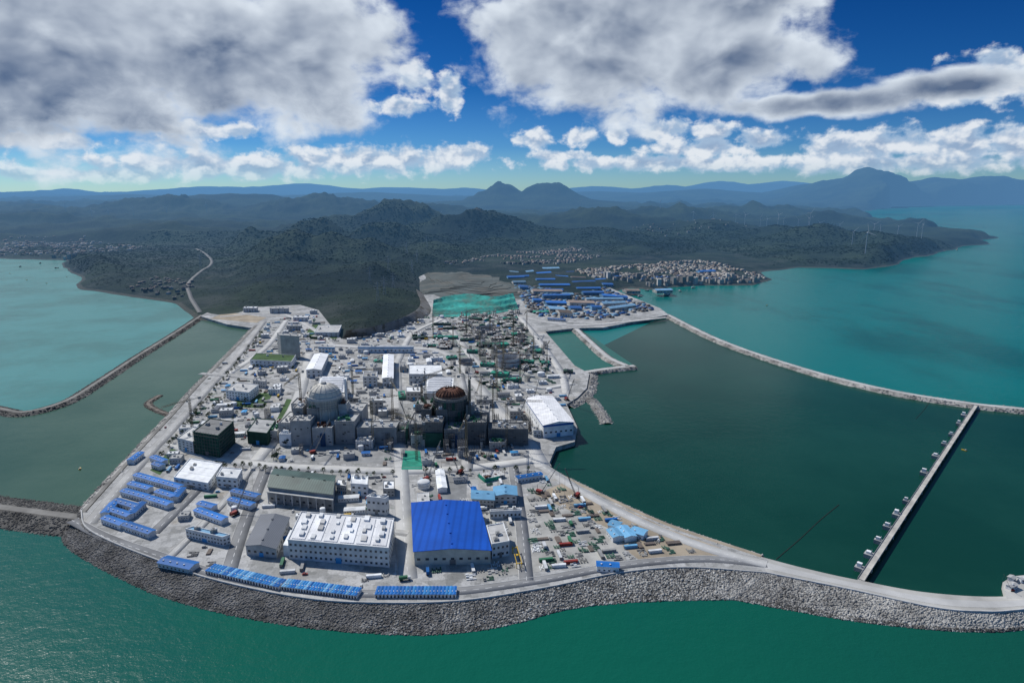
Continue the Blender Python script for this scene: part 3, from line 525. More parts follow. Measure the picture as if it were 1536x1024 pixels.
# reactors ------------------------------------------------------
def turbine_hall(a,b,c,h,label):
    e,Tf,lu,lw,P_=bld(a,b,c,h,'turbine_hall',label,'turbine hall',lgrey,white,'flat',3,4,0)
    for i in range(8): P_('roof_vent',MB(Tf).b(lu*.1,lu*.9,lw*(.06+i*.117),lw*(.06+i*.117)+lw*.06,h+.3,h+3),[wroof])
turbine_hall((474,622),(518,622),(480,566),30,'turbine hall with ribbed white roof behind reactor'); turbine_hall((636,622),(680,622),(640,567),30,'turbine hall with ribbed roof under completion')
def reactor(px,py,done):
    c=G(px,py); e=ob('reactor_building',None,(c.x,c.y,Z0),label='finished grey domed reactor containment tower' if done else 'unfinished reactor tower with rusty open dome',cat='reactor building')
    occ.append([(c.x-55,c.y-50),(c.x+60,c.y-50),(c.x+60,c.y+50),(c.x-55,c.y+50)])
    P_=lambda n_,mb,ms,s=False:ob(n_,mb.mesh(n_,ms,s),parent=e)
    r=20 if done else 19; cm=dome_m if done else dgrey
    m=MB().cyl(0,0,0,50,r,n=48)
    for i in range(12): a=i*math.pi/6; x,y=(r+.4)*math.cos(a),(r+.4)*math.sin(a); m.b(x-1,x+1,y-1,y+1,0,48)
    P_('containment_wall',m,[cm]); P_('ring_beam',MB().cyl(0,0,47,50.5,r+1.6,n=48),[lgrey if done else grey])
    if done:
        P_('dome',MB().dome(0,0,50.5,r+.2,14,40,8),[dome_m],True); P_('dome_cap',MB().cyl(0,0,63.5,66,4,3,16),[grey]); P_('dome_walkway',MB().cyl(0,0,56.8,57.5,18.1,n=40),[lgrey])
        m=MB()
        for i in range(16):
            a=i*math.pi/8; p=lambda t:((r+.4)*math.cos(t)*math.cos(a),(r+.4)*math.cos(t)*math.sin(a),50.7+14.2*math.sin(t))
            for j in range(6): m.beam(p(j*.2),p((j+1)*.2),.3)
        P_('dome_rib',m,[lgrey])
    else:
        P_('dome',MB().dome(0,0,50.5,r-1,10,40,8,stop=.75),[rust],True)
        m=MB()
        for i in range(24):
            a=i*math.pi/12; p=lambda t,rad=r-.5,hh=11:(rad*math.cos(t)*math.cos(a),rad*math.cos(t)*math.sin(a),50.6+hh*math.sin(t))
            for j in range(5): m.beam(p(j*.2),p((j+1)*.2),.7)
        P_('dome_rib',m,[rust]); P_('dome_deck',MB().cyl(0,0,57,58.2,8,7,24),[rust])
    m=MB(); z0_=8 if not done else 38; zt=54 if not done else 47
    for i in range(48):
        a=i*math.pi/24; m.beam(((r+3)*math.cos(a),(r+3)*math.sin(a),z0_-4),((r+3)*math.cos(a),(r+3)*math.sin(a),zt),.35)
    for z in range(z0_,zt,3):
        for i in range(40): a=i*math.pi/20;b_=a+math.pi/20; m.beam(((r+3)*math.cos(a),(r+3)*math.sin(a),z),((r+3)*math.cos(b_),(r+3)*math.sin(b_),z),.4,0 if done else (1 if (z//3)%3==0 else 0))
    if not done:
        for i in range(40):
            if R.random()<.55:
                a=i*math.pi/20;b_=a+math.pi/20; z=R.choice([14,20,26,32,38]); q=r+3.3; m.add([(q*math.cos(a),q*math.sin(a),z),(q*math.cos(b_),q*math.sin(b_),z),(q*math.cos(b_),q*math.sin(b_),z+9),(q*math.cos(a),q*math.sin(a),z+9)],[(0,1,2,3)],1)
    P_('scaffolding',m,[steel if done else dsteel,net])
    bl=[(-48,-24,-34,8,24,lgrey),(-30,-6,-44,-22,30,grey),(-4,20,-46,-22,22,lgrey),(22,46,-40,-12,28,grey),(-46,-22,10,34,34,lgrey),(22,48,-8,26,30,lgrey),(20,42,28,46,20,white),(-20,18,24,44,38,lgrey),(48,96,-40,-16,20,grey),(-16,-2,-22,-14,38,grey),(-44,-30,-46,-35,14,white),(52,80,-10,12,13,lgrey),(50,70,-56,-42,9,white),(-70,-52,-30,-8,12,lgrey),(-68,-53,4,22,9,white),(-34,-22,-20,0,38,grey),(20,30,-12,4,40,lgrey)]
    for i,(x0,x1,y0,y1,h,m_) in enumerate(bl):
        if not done: m_={lgrey:grey,grey:dgrey,white:lgrey}[m_]
        m=MB().b(x0,x1,y0,y1,0,h).b(x0,x1,y0,y0+.6,h+.01,h+1.2).b(x0,x1,y1-.6,y1,h+.01,h+1.2).b(x0,x0+.6,y0+.6,y1-.6,h+.01,h+1.2).b(x1-.6,x1,y0+.6,y1-.6,h+.01,h+1.2)
        for q in range(9):
            ux,uy=R.uniform(x0+2,x1-5),R.uniform(y0+2,max(y0+2.1,y1-5)); m.b(ux,ux+R.uniform(1,4),uy,uy+R.uniform(1,4),h,h+R.uniform(1,4.5),1)
        for q in range(6):
            ux=R.uniform(x0+1,x1-4); uz=R.uniform(2,h-4); m.b(ux,ux+R.uniform(1,3.5),y0-.15,y0,uz,uz+R.uniform(.8,2),2)
        if i%3==0 or not done:
            for q in range(int((x1-x0)/3)+1): m.b(x0+q*3-.12,x0+q*3+.12,y0-1.5,y0-1.26,0,h+3,3)
            for q in range(int(h/3)+1): m.b(x0,x1,y0-1.5,y0-1.3,q*3,q*3+.2,3)
        if not done:
            for q in range(12): ux,uy=R.uniform(x0+1,x1-1),R.uniform(y0+1,y1-1); m.beam((ux,uy,h),(ux+R.uniform(-.5,.5),uy,h+R.uniform(2,6)),.3,3)
        P_('annex_block',m,[m_,R.choice([white,lgrey,rust,greenp]),glass,steel if done else dsteel])
    P_('vent_stack',MB().cyl(23,16,0,66,1.8,1.4,14),[white if done else steel])
    if not done:
        P_('safety_net',MB().b(-52,-49,-36,-12,0,20),[net]); P_('safety_net',MB().b(-30,-6,-46.4,-46,0,18),[net])
    P_('formwork',MB().b(6,12,-48.5,-47.6,0,16),[mat('blue_formwork',(.04,.09,.18))])
    return c
rc1=reactor(490,648,True); rc2=reactor(677,650,False)
def scaf(w_,d_,h_,m_):
    m=MB()
    for i in range(int(w_/3)+1):
        for j in range(int(d_/3)+1): m.b(i*3-.14,i*3+.14,j*3-.14,j*3+.14,0,h_)
    for z in range(2,int(h_),3):
        for j in range(int(d_/3)+1): m.b(0,w_,j*3-.12,j*3+.12,z,z+.22)
        for i in range(int(w_/3)+1): m.b(i*3-.12,i*3+.12,0,d_,z+.25,z+.45)
    m.b(.2,w_-.2,.2,d_*.6,h_*.6,h_*.6+.3,1).b(.5,w_*.6,.5,d_*.5,0,h_*.45,2); return m.mesh('scaffold_tower',[m_,grey,lgrey])
sfs=[scaf(9,6,12,dsteel),scaf(6,6,20,dsteel),scaf(15,6,8,steel),scaf(6,12,15,dsteel),scaf(12,9,24,dsteel)]
uc=G(750,530)
for (c,n_,rmin,rmax,kx) in((rc2,42,45,125,1.1),(rc1,12,60,110,1.1),(uc,34,10,190,.55)):
    for i in range(n_):
        a=R.uniform(0,6.28); r=R.uniform(rmin,rmax); ob('scaffold_tower',R.choice(sfs),(c.x+r*math.cos(a)*kx,c.y+r*math.sin(a)*.8*(1.6 if c is uc else 1),Z0+.1),math.radians(10)+R.choice([0,1.57]),R.uniform(.6,1.0),label='dark tube scaffold tower beside the reactor works',cat='scaffold',group='scaffold towers')
sheet('excavation_pit',[tuple(G(*p)) for p in[(602,704),(634,704),(630,676),(606,676)]],Z0+.2,netb,'bright green netted excavation pit','pit')
# ---------------------------------------------------------------- prefabs
def prefab(p,q,wd,h,roofm,label,group,name='site_cabin'):
    A_=G(*p);B_=G(*q);d=B_-A_;L=d.length;ang=math.atan2(d.y,d.x); m=MB().b(0,L,-wd/2,wd/2,0,h,0); rs=wd*.09
    m.gab(0,L,-wd/2,wd/2,h,h+rs,'x',0); o=.6; z=h+.02-.15
    m.add([(x,y,zz) for x in(-o,L+o) for y,zz in((-wd/2-o,z),(0,h+rs+.2),(wd/2+o,z))],[(0,3,4,1),(1,4,5,2)],1)
    for i in range(int(L/4)):
        for s_ in(-1,1):
            for f_ in range(int(h//3)): m.b(i*4+1.2,i*4+2.8,s_*wd/2-.06,s_*wd/2+.06,f_*3+1,f_*3+2.2,2)
    for i in range(int(L/7)): m.b(i*7+3,i*7+4.2,-wd*.3,-wd*.3+1,h+rs*.3,h+rs*.4+.9,0)
    n_=normals(np.array([tuple(A_),tuple(B_)]))[0]*(wd/2+1); occ.append([tuple(A_+Vector(n_)),tuple(B_+Vector(n_)),tuple(B_-Vector(n_)),tuple(A_-Vector(n_))])
    ob(name,m.mesh(name,[white,roofm,glass]),(A_.x,A_.y,Z0),ang,label=label,cat='cabin',group=group)
camp=[((205,717),(272,736)),((196,730),(226,738)),((237,742),(264,750)),((186,741),(222,751)),((224,752),(256,762)),((174,756),(208,766)),((163,768),(196,779)),((158,782),(186,792)),((190,792),(229,805)),((296,770),(338,785)),((300,760),(322,766)),((350,741),(388,750)),((346,754),(380,763)),((158,776),(172,760)),((214,760),(197,776)),((274,738),(262,752)),((230,690),(248,697)),((232,700),(244,704)),((895,853),(928,855)),((822,480),(848,482)),((775,722),(812,716)),((196,696),(212,684))]
for p,q in camp: prefab(p,q,7.5,5.2,blue,'two storey white cabin with bright blue roof','blue roofed workers cabins')
prefab((245,845),(292,855),11,4.5,blue,'long cabin with bright blue roof by sea wall','blue roofed workers cabins')
rb=mat('blue_roof_row',(.03,.20,.48),.6,.2,.2,spec=.15); rb2=mat('faded_blue_roof',(.15,.36,.58),.6,.15,.2,spec=.15)
for (p,q,n_) in[((308,860),(418,885),26),((422,884),(535,898),27),((562,896),(684,896),22)]:
    A_,B_=G(*p),G(*q); d=(B_-A_); nn=Vector((-d.y,d.x)).normalized(); ang=math.atan2(nn.y,nn.x)
    st_=d.length/n_; LL=10
    m=MB().b(0,LL,-st_*.5+.01,st_*.5-.01,0,3.0); m.add([(x,y,zz) for x in(-.5,LL+.5) for y,zz in((-st_*.5,3.05),(0,3.4),(st_*.5,3.05))],[(0,3,4,1),(1,4,5,2),(0,1,2),(3,5,4)],1); m.b(-.08,0,-.6,.6,0,2.2,2).b(LL*.3,LL*.3+1,-st_*.5,-st_*.5+.5,3.1,3.6,0)
    ms_=[m.mesh('site_cabin',[white,q_,glass]) for q_ in(blue,rb,rb2)]
    for i in range(n_):
        c=A_+d*((i+.5)/n_); ob('site_cabin',ms_[R.choice([0,0,1,1,2]) if n_!=22 else R.choice([0,0,1])],(c.x,c.y,Z0),ang,label='narrow cabin with low blue roof by sea wall',cat='cabin',group='row of blue roofed cabins')
    occ.append([tuple(A_-nn),tuple(B_-nn),tuple(B_+nn*13),tuple(A_+nn*13)])
for p,q in[((918,800),(928,812)),((932,796),(946,812)),((948,800),(968,806)),((915,790),(930,794))]: prefab(p,q,11,5,lblue,'pale sky blue roofed work shed','pale blue sheds')
for p,q in[((1512,884),(1522,880)),((1528,872),(1540,871)),((1515,872),(1519,869))]: prefab(p,q,4,3.5,lgrey,'small grey hut on the causeway landing','huts on the landing')
# ---------------------------------------------------------------- clutter prototypes
def container(c):
    m=MB().b(0,12,0,2.5,.15,2.6,0)
    for x in(0,11.8): 
        for y in(-.05,2.35): m.b(x,x+.2,y,y+.2,0,2.75,1)
    for i in range(11): m.b(.8+i,1.1+i,-.04,2.54,.3,2.5,0)
    m.b(-.05,0,.2,1.2,.3,2.5,1).b(-.05,0,1.3,2.3,.3,2.5,1); return m.mesh('shipping_container',[c,steel])
def car(c):
    m=MB().b(-2.2,2.2,-.9,.9,.35,.95,0); m.add([(-1.6,-.85,.95),(1.2,-.85,.95),(1.2,.85,.95),(-1.6,.85,.95),(-1.2,-.7,1.5),(.5,-.7,1.5),(.5,.7,1.5),(-1.2,.7,1.5)],[(0,1,5,4),(1,2,6,5),(2,3,7,6),(3,0,4,7)],1); m.b(-1.15,.45,-.68,.68,1.5,1.54,0)
    for x in(-1.4,1.4):
        for y in(-.95,.75): m.b(x-.33,x+.33,y,y+.2,0,.66,2)
    return m.mesh('parked_car',[c,glass,tyre])
def truck(c):
    m=MB().b(-4.5,2.4,-1.25,1.25,1.1,3.4,0).b(2.6,4.6,-1.2,1.2,.6,2.9,1).b(4.6,4.66,-1,1,1.7,2.6,2).b(-4.5,4.4,-.5,.5,.6,1.1,3)
    for x in(-3.5,-2.3,3.5):
        for y in(-1.3,.95): m.b(x-.5,x+.5,y,y+.35,0,1,3)
    return m.mesh('truck',[c,white,glass,tyre])
def stack(c,c2,w1=1.2,l1=2.4):
    m=MB()
    for i in range(5):
        for j in range(3-(i%2)):
            if R.random()<.8: m.b(i*1.6,i*1.6+w1*R.uniform(.5,1),j*2.6,j*2.6+l1,.2,.2+R.uniform(.3,1.2),0)
    m.b(0,8,.3,.5,0,.2,1).b(0,8,5,5.2,0,.2,1); return m.mesh('material_stack',[c,c2])
def pipes():
    m=MB()
    for i in range(6): m.beam((0,i*.9,.45),(12,i*.9,.45),.75)
    for i in range(5): m.beam((0,.45+i*.9,1.2),(12,.45+i*.9,1.2),.75)
    return m.mesh('pipe_stack',[mat('pipe_steel',(.17,.14,.12),.7)])
def shed(w_,d_,h_,wm,rm,flat):
    m=MB().b(0,w_,0,d_,0,h_,0)
    if flat:
        m.b(.4,w_-.4,.4,d_-.4,h_,h_+.15,1)
        for q in((0,w_,0,.3),(0,w_,d_-.3,d_),(0,.3,.3,d_-.3),(w_-.3,w_,.3,d_-.3)): m.b(*q,h_,h_+.6,0)
        m.b(w_*.2,w_*.2+2,d_*.5,d_*.5+2,h_+.15,h_+1.6,2).b(w_*.6,w_*.6+1.5,d_*.3,d_*.3+1.5,h_+.15,h_+1.3,2)
    else: m.gab(-.4,w_+.4,-.4,d_+.4,h_,h_+d_*.12,'x',1)
    for i in range(int(w_/3)): m.b(i*3+.8,i*3+2.0,-.06,0,h_*.45,h_*.45+1.1,3)
    m.b(w_*.45,w_*.45+1.6,-.1,0,0,2.2,2); return m.mesh('service_building',[wm,rm,grey,glass])
def frame():
    m=MB(); nx,ny,nf=R.randint(2,5),R.randint(2,4),R.randint(1,2)
    for k in range(nf):
        m.b(-.5,nx*5+.5,-.5,ny*5+.5-(k*4),k*4+3.6,k*4+4,0)
        for i in range(nx+1):
            for j in range(ny+1-(k>0)): m.b(i*5-.3,i*5+.3,j*5-.3,j*5+.3,k*4,k*4+3.6,0); m.beam((i*5,j*5,k*4+4),(i*5,j*5,k*4+6.5),.25,1)
    if R.random()<.6: m.b(-1.4,-1,-1,ny*5,0,nf*4+1,2).b(-1,nx*5*.7,-1.4,-1,0,nf*4,2)
    for q in range(5): ux,uy=R.uniform(0,nx*5-3),R.uniform(0,ny*3); m.b(ux,ux+R.uniform(1,4),uy,uy+R.uniform(1,4),nf*4+.01,nf*4+R.uniform(.5,2),R.choice([0,1]))
    return m.mesh('concrete_frame',[R.choice([lgrey,grey,lgrey]),rust,R.choice([net,netb,netb])])
def tank(r,h): 
    m=MB().cyl(0,0,0,h,r,n=24); m.dome(0,0,h,r,r*.25,24,4); m.cyl(0,0,h*.5,h*.5+.3,r+.1,n=24,mi=1); m.beam((r+.2,0,0),(r+.2,0,h),.5,1); return m.mesh('storage_tank',[white,steel])
netd=mat('faded_green_sheet',(.05,.13,.095),.8,.3)
protos={'shipping_container':([container(c) for c in(white,white,blue,lblue,greenp,grey,white,grey,lgrey,lgrey,lblue,red)],230,14,'','steel shipping container standing in the work yard','container','containers in the work yards'),
'parked_car':([car(c) for c in(white,dgrey,red,grey,white,cyan)],230,5,'','small car parked on the plant site','car','cars parked around the plant'),
'truck':([truck(c) for c in(white,blue,yellow,greenp,white)],60,9,'','box truck standing on the plant site','truck','trucks around the plant'),
'material_stack':([stack(*c) for c in((netd,rust),(white,grey),(dgrey,grey),(grey,steel),(netd,grey),(netd,steel),(lgrey,grey),(dgrey,grey))],300,9,'','stacked building materials laid out on the ground','material stack','stacks of building material'),
'pipe_stack':([pipes()],60,13,'','stack of long brown steel pipes','pipes','pipe stacks in the yards'),
'service_building':([shed(*q) for q in((14,9,4.5,white,white,1),(20,12,6,white,lgrey,1),(10,7,3.5,white,blue,0),(18,8,4.5,lgrey,droof,0),(12,12,6,lgrey,grey,1),(24,9,5,white,white,0),(9,6,3.2,white,cyan,0),(16,12,8,lgrey,white,1))],150,20,'','small pale service building among the plant lots','building','small service buildings'),
'concrete_frame':([frame() for _ in range(12)],120,17,'','bare concrete frame with rebar under construction','building frame','concrete frames under construction'),
'storage_tank':([tank(4,7),tank(6.5,6),tank(3,8)],34,12,'','round white steel storage tank with low dome','tank','storage tanks')}
site=[tuple(G(*p)) for p in[(150,785),(215,680),(300,580),(395,484),(470,470),(512,512),(640,475),(780,470),(810,505),(855,560),(845,600),(820,700),(900,745),(1000,792),(1110,838),(930,845),(820,866),(690,880),(540,880),(420,875),(300,848)]]
sx=[p[0] for p in site];sy=[p[1] for p in site]
def inp(x,y,q):
    c=False;n=len(q)
    for i in range(n):
        x1,y1=q[i];x2,y2=q[(i+1)%n]
        if (y1>y)!=(y2>y) and x<(x2-x1)*(y-y1)/(y2-y1)+x1: c=not c
    return c
def free(x,y,r):
    pts=[(x,y),(x+r,y),(x-r,y),(x,y+r),(x,y-r)]
    for q in occ:
        if min(p[0] for p in q)>x+r or max(p[0] for p in q)<x-r or min(p[1] for p in q)>y+r or max(p[1] for p in q)<y-r: continue
        for (a,b) in pts:
            if inp(a,b,q): return False
    return True
con=[tuple(G(*p)) for p in[(690,470),(780,470),(835,560),(740,590),(640,540)]]
yard=[tuple(G(*p)) for p in[(700,870),(700,785),(785,735),(830,735),(1010,800),(1080,836),(940,842),(820,866)]]
yx=[p[0] for p in yard];yy=[p[1] for p in yard]
for k in ['concrete_frame','service_building','storage_tank','pipe_stack','material_stack','shipping_container','truck','parked_car']:
    ms,cnt,sz,_,lb,ct_,gr=protos[k]; done_=0; tries=0
    while done_<cnt and tries<cnt*14:
        tries+=1; x,y=R.uniform(min(sx),max(sx)),R.uniform(min(sy),max(sy)); inyard=False
        if k=='concrete_frame' and R.random()<.85: 
            x,y=R.uniform(-150,80),R.uniform(1000,1650)
            if not inp(x,y,con): continue
        if k in('material_stack','shipping_container','pipe_stack') and R.random()<{'material_stack':.33,'shipping_container':.12,'pipe_stack':.2}[k]:
            x,y=R.uniform(min(yx),max(yx)),R.uniform(min(yy),max(yy))
            if not inp(x,y,yard): continue
            inyard=True
        elif k in('material_stack','shipping_container','pipe_stack') and inp(x,y,yard): continue
        if not inp(x,y,site): continue
        if k in('service_building','concrete_frame','storage_tank') and (inp(x,y,yard) or y<560): continue
        if not free(x,y,sz*(.35 if inyard else .5) if k not in('parked_car','truck') else 1): continue
        ang=math.radians(10)+R.choice([0,math.pi/2])+(R.uniform(-.03,.03) if k!='concrete_frame' else R.uniform(-.35,.35)); s_=1 if k in('parked_car','truck','shipping_container') else R.uniform(.6,1.1)
        dx,dy=math.cos(ang)*sz*.4,math.sin(ang)*sz*.4
        loc=(x-dx*1.0+dy*.5,y-dy-dx*.5,Z0+.05) if k not in('parked_car','truck','storage_tank') else (x,y,Z0+.25)
        me=R.choice(ms); ob(k,me,loc,ang,s_,label=lb,cat=ct_,group=gr); done_+=1
        if k in('concrete_frame','service_building'): occ.append([(x-sz*.4,y-sz*.4),(x+sz*.4,y-sz*.4),(x+sz*.4,y+sz*.4),(x-sz*.4,y+sz*.4)])
        elif k!='parked_car': occ.append([(x-sz*.25,y-sz*.25),(x+sz*.25,y-sz*.25),(x+sz*.25,y+sz*.25),(x-sz*.25,y+sz*.25)])
# trees on the site
def treeproto():
    t=MB().cyl(0,0,0,3.2,.3,.18,7)
    for a in range(4): t.beam((0,0,2.4),(1.6*math.cos(a*1.6),1.6*math.sin(a*1.6),4),.14)
    c=MB()
    for i in range(90):
        a,b_=R.uniform(0,6.28),R.uniform(-.6,1.4); rad=R.uniform(1.2,2.6); p=Vector((rad*math.cos(a)*math.cos(b_),rad*math.sin(a)*math.cos(b_),4.6+rad*math.sin(b_)))
        q=[p+Vector((R.uniform(-.8,.8),R.uniform(-.8,.8),R.uniform(-.6,.6))) for _ in range(4)]; c.add([tuple(v) for v in q],[(0,1,2),(0,2,3)])
    return [('trunk',t.mesh('trunk',[bark])),('crown',c.mesh('crown',[leaf]))]
tp=[treeproto() for _ in range(3)]
for (px,n_,of) in[([(215,700),(300,600),(385,500)],60,12),([(395,690),(430,640),(455,590)],26,12),([(345,612),(395,614)],9,0),([(380,552),(440,556)],10,0),([(330,700),(590,712)],22,4),([(455,508),(505,512)],10,0),([(360,590),(405,592)],8,0),([(640,705),(790,700)],10,10),([(350,630),(400,560)],16,0),([(300,640),(360,570)],16,0)]:
    L=line(px,n=n_); N=normals(L)
    for j in range(n_): p=L[j]-N[j]*(of+R.uniform(-1.5,1.5)); place('tree',R.choice(tp),(p[0]+R.uniform(-2,2),p[1]+R.uniform(-3,3),Z0),R.uniform(0,6),R.uniform(.5,1.2),'small round green street tree on the plant site','tree','street trees')
# tower cranes
def crane_parts(h,L):
    m=MB(); w_=1.0
    for x in(-w_,w_):
        for y in(-w_,w_): m.beam((x,y,0),(x,y,h),.32)
    z=0
    while z<h-3:
        m.beam((-w_,-w_,z),(w_,-w_,z+3),.18);m.beam((w_,-w_,z),(w_,w_,z+3),.18);m.beam((w_,w_,z),(-w_,w_,z+3),.18);m.beam((-w_,w_,z),(-w_,-w_,z+3),.18);z+=3
    j=MB()
    for y,zz in((-.8,h),(.8,h),(0,h+1.7)): j.beam((-2,y,zz),(L,y*.5,zz),.3)
    x=0
    while x<L-3: j.beam((x,-.8,h),(x+1.5,0,h+1.7),.16);j.beam((x+1.5,0,h+1.7),(x+3,-.8,h),.16);j.beam((x,.8,h),(x+1.5,0,h+1.7),.16);x+=3
    j.beam((0,0,h+8),(L*.7,0,h+1.6),.16)
    c=MB().beam((0,-.8,h),(-15,-.8,h),.3).beam((0,.8,h),(-15,.8,h),.3).b(-15,-12,-1.1,1.1,h-2,h+1,0).beam((0,0,h+8),(-13,0,h+.5),.16).beam((-.8,0,h),(0,0,h+8),.4)
    return [('mast',m.mesh('mast',[cranem])),('jib',j.mesh('jib',[cranem])),('counterweight',c.mesh('counterweight',[grey])),('cab',MB().b(1,3,-2.6,-1,h-2.2,h).b(1.2,3.05,-2.65,-1.2,h-1.6,h-.6,1).mesh('cab',[white,glass]))]
cps=[crane_parts(78,50),crane_parts(60,42),crane_parts(48,36)]
for (x,y,k) in[(455,650,0),(640,655,0),(705,655,0),(722,660,0),(740,640,1),(634,640,1),(590,640,1),(690,560,2),(720,540,1),(755,555,1),(800,545,2),(770,520,1),(735,500,2),(700,500,2),(790,500,2),(820,560,2),(650,505,2),(530,600,2),(625,690,2),(290,655,2),(745,600,2),(680,520,2),(760,675,1),(700,690,2),(745,575,1),(780,575,2),(560,670,1)]:
    c=G(x,y); place('tower_crane',cps[k],(c.x,c.y,Z0),R.uniform(0,6.28),1,'tall dull yellow lattice tower crane over the works','crane','tower cranes')
def crawler():
    b=MB().b(-3.5,3.5,-3.2,-2.2,0,1.2,1).b(-3.5,3.5,2.2,3.2,0,1.2,1).b(-4,2.5,-1.8,1.8,1.3,3.8,0).b(1.5,3.3,-1.8,-.6,1.5,3.8,2)
    j=MB()
    for y in(-.8,.8): j.beam((2,y,2.5),(22,y*.3,38),.35)
    for i in range(12): t=i/12; u=(i+1)/12; j.beam((2+20*t,.8*(1-t*.7),2.5+35.5*t),(2+20*u,-.8*(1-u*.7),2.5+35.5*u),.2)
    j.beam((-3,0,9),(22,0,38),.15).beam((-3,0,3.5),(-3,0,9),.3).beam((22,0,38),(22,0,8),.12).b(21.6,22.4,-.4,.4,7,8)
    return [('carbody',b.mesh('carbody',[red,tyre,glass])),('boom',j.mesh('boom',[dgrey]))]
cr_=crawler()
for x,y in[(865,745),(640,720),(690,710),(800,600),(775,580),(850,600),(560,655),(470,680),(740,520),(715,560),(810,740),(352,772),(620,650),(770,640),(1518,886)]:
    c=G(x,y); place('crawler_crane',cr_,(c.x,c.y,Z0+.2),R.uniform(0,6.28),1 if x<1500 else .35,'crawler crane with dark lattice boom standing in yard','crane','crawler cranes')
gm=MB()
for y in(0,38): gm.b(0,1,y,y+1,0,9).b(9,10,y,y+1,0,9)
gm.b(0,10,-2,-1,9,10.2).b(0,10,39,40,9,10.2).b(.5,1.5,-4,43,10.2,11.2).b(8.5,9.5,-4,43,10.2,11.2).b(3,7,15,19,11.21,12.6)
c=G(774,852); ob('gantry_crane',gm.mesh('gantry_crane',[yellow]),(c.x,c.y,Z0),math.radians(8),(.5,.6,.5),label='yellow gantry crane beside the blue hall',cat='crane')
for (x,y,r,h) in[(728,497,23,9),(762,548,22,16),(700,545,14,6)]:
    c=G(x,y); m=MB().cyl(0,0,0,h,r,n=40,cap=False).cyl(0,0,0,h,r-1.5,n=40,cap=False).cyl(0,0,0,1,r,n=40,mi=1).cyl(0,0,h*.6,h*.6+1,r+1.2,n=40,mi=2,cap=False)
    for i in range(40): a=i*math.pi/20; m.beam(((r-.7)*math.cos(a),(r-.7)*math.sin(a),h),((r-.7)*math.cos(a),(r-.7)*math.sin(a),h+3),.3,2)
    ob('reactor_foundation',m.mesh('reactor_foundation',[lgrey,grey,rust]),(c.x,c.y,Z0),label='round concrete reactor foundation ring under construction',cat='foundation')
for i,(x,y,w_,d_,h) in enumerate([(715,520,40,20,5),(742,523,30,16,8),(650,508,50,14,5),(690,512,26,12,5),(780,548,24,10,9),(735,565,30,14,7),(620,510,30,10,5),(800,470,40,20,4),(770,505,26,20,6),(700,480,34,18,5),(560,545,18,12,5),(598,600,10,30,5),(665,495,30,8,5),(755,480,36,9,5),(800,530,18,20,5),(650,488,40,10,5),(720,550,24,12,6),(755,575,30,9,7),(785,520,16,16,6),(812,548,14,14,5),(700,530,20,9,6),(740,540,24,9,7),(672,540,18,14,5),(640,520,22,9,4),(845,560,16,12,5)]):
    c=G(x,y); m=MB().b(0,w_,0,d_,h*.2,h,0)
    for q in range(int(w_/4)+1): m.b(q*4-.1,q*4+.1,-.3,-.1,0,h+1,1)
    for q in range(3): m.b(-.3,w_+.3,-.35,-.2,h*(q+1)/3-.3,h*(q+1)/3,1)
    for q in range(6): ux,uy=R.uniform(0,w_-4),R.uniform(0,d_-3); m.b(ux,ux+R.uniform(1,4),uy,uy+2.5,h,h+R.uniform(.5,2),R.choice([1,2]))
    ob('netted_formwork',m.mesh('netted_formwork',[netb if i%3 else net,steel,grey]),(c.x,c.y,Z0),math.radians(8)+R.uniform(-.4,.3),label='concrete formwork screened with green safety netting',cat='formwork',group='netted formworks')
# ---------------------------------------------------------------- intake pier
PZ=4.2
A_,B_=G(1292,866),G(1464,606); d=B_-A_; L=d.length; ang=math.atan2(d.y,d.x)
e=ob('pier_bridge',None,(A_.x,A_.y,PZ),ang,label='long straight concrete pier across the lagoon',cat='pier')
ob('deck',MB().b(0,L,-2.6,2.6,-.5,.3).b(0,L,-2.6,-2.4,.3,1.0,1).b(0,L,2.4,2.6,.3,1.0,1).mesh('deck',[mat('pier_concrete',(.44,.42,.38),var=.35,scale=.06,rnd=0),lgrey]),parent=e)
pm=MB().b(-1.0,1.0,-2.4,2.4,-6,-.5).mesh('pillar',[lgrey])
for i in range(int(L/24)+1): ob('pillar',pm,(i*24,0,0),parent=e)
def gate(w1,hh,extra):
    m=MB().b(-w1,w1,0,7,-6,-.2,0).b(-w1*.45,w1*.45,2,5.5,-.2,hh,1).b(-w1*.5,w1*.5,1.8,5.7,hh+.01,hh+.3,1).b(-.7,.7,1.9,2,0,2.2,2)
    if extra: m.b(w1*.55,w1*.9,3,5,-.2,1.4,0).beam((-w1*.7,1,0),(-w1*.7,1,5),.3,1)
    return m.mesh('gate_house',[grey,white,glass])
gms=[gate(3,3,0),gate(4.4,3.6,1),gate(2.2,2.4,1),gate(3.4,1.6,1)]; nn=Vector((-d.y,d.x)).normalized()
for i,(x,y) in enumerate([(1302,850),(1310,828),(1325,808),(1338,787),(1350,768),(1364,748),(1392,706),(1404,680),(1416,662),(1427,648),(1440,632),(1449,620)]):
    q=G(x,y); t=(q-A_).dot(d)/L/L; c=A_+d*t+nn*2.8; ob('gate_house',gms[(i*7+i//3)%4],(c.x,c.y,PZ),ang,R.uniform(.75,1.1),label='small white gate house on a pier platform',cat='gate house',group='gate houses along the pier')
bmv=MB().cyl(0,0,-.3,.35,.6,.5,8).mesh('float',[tyre])
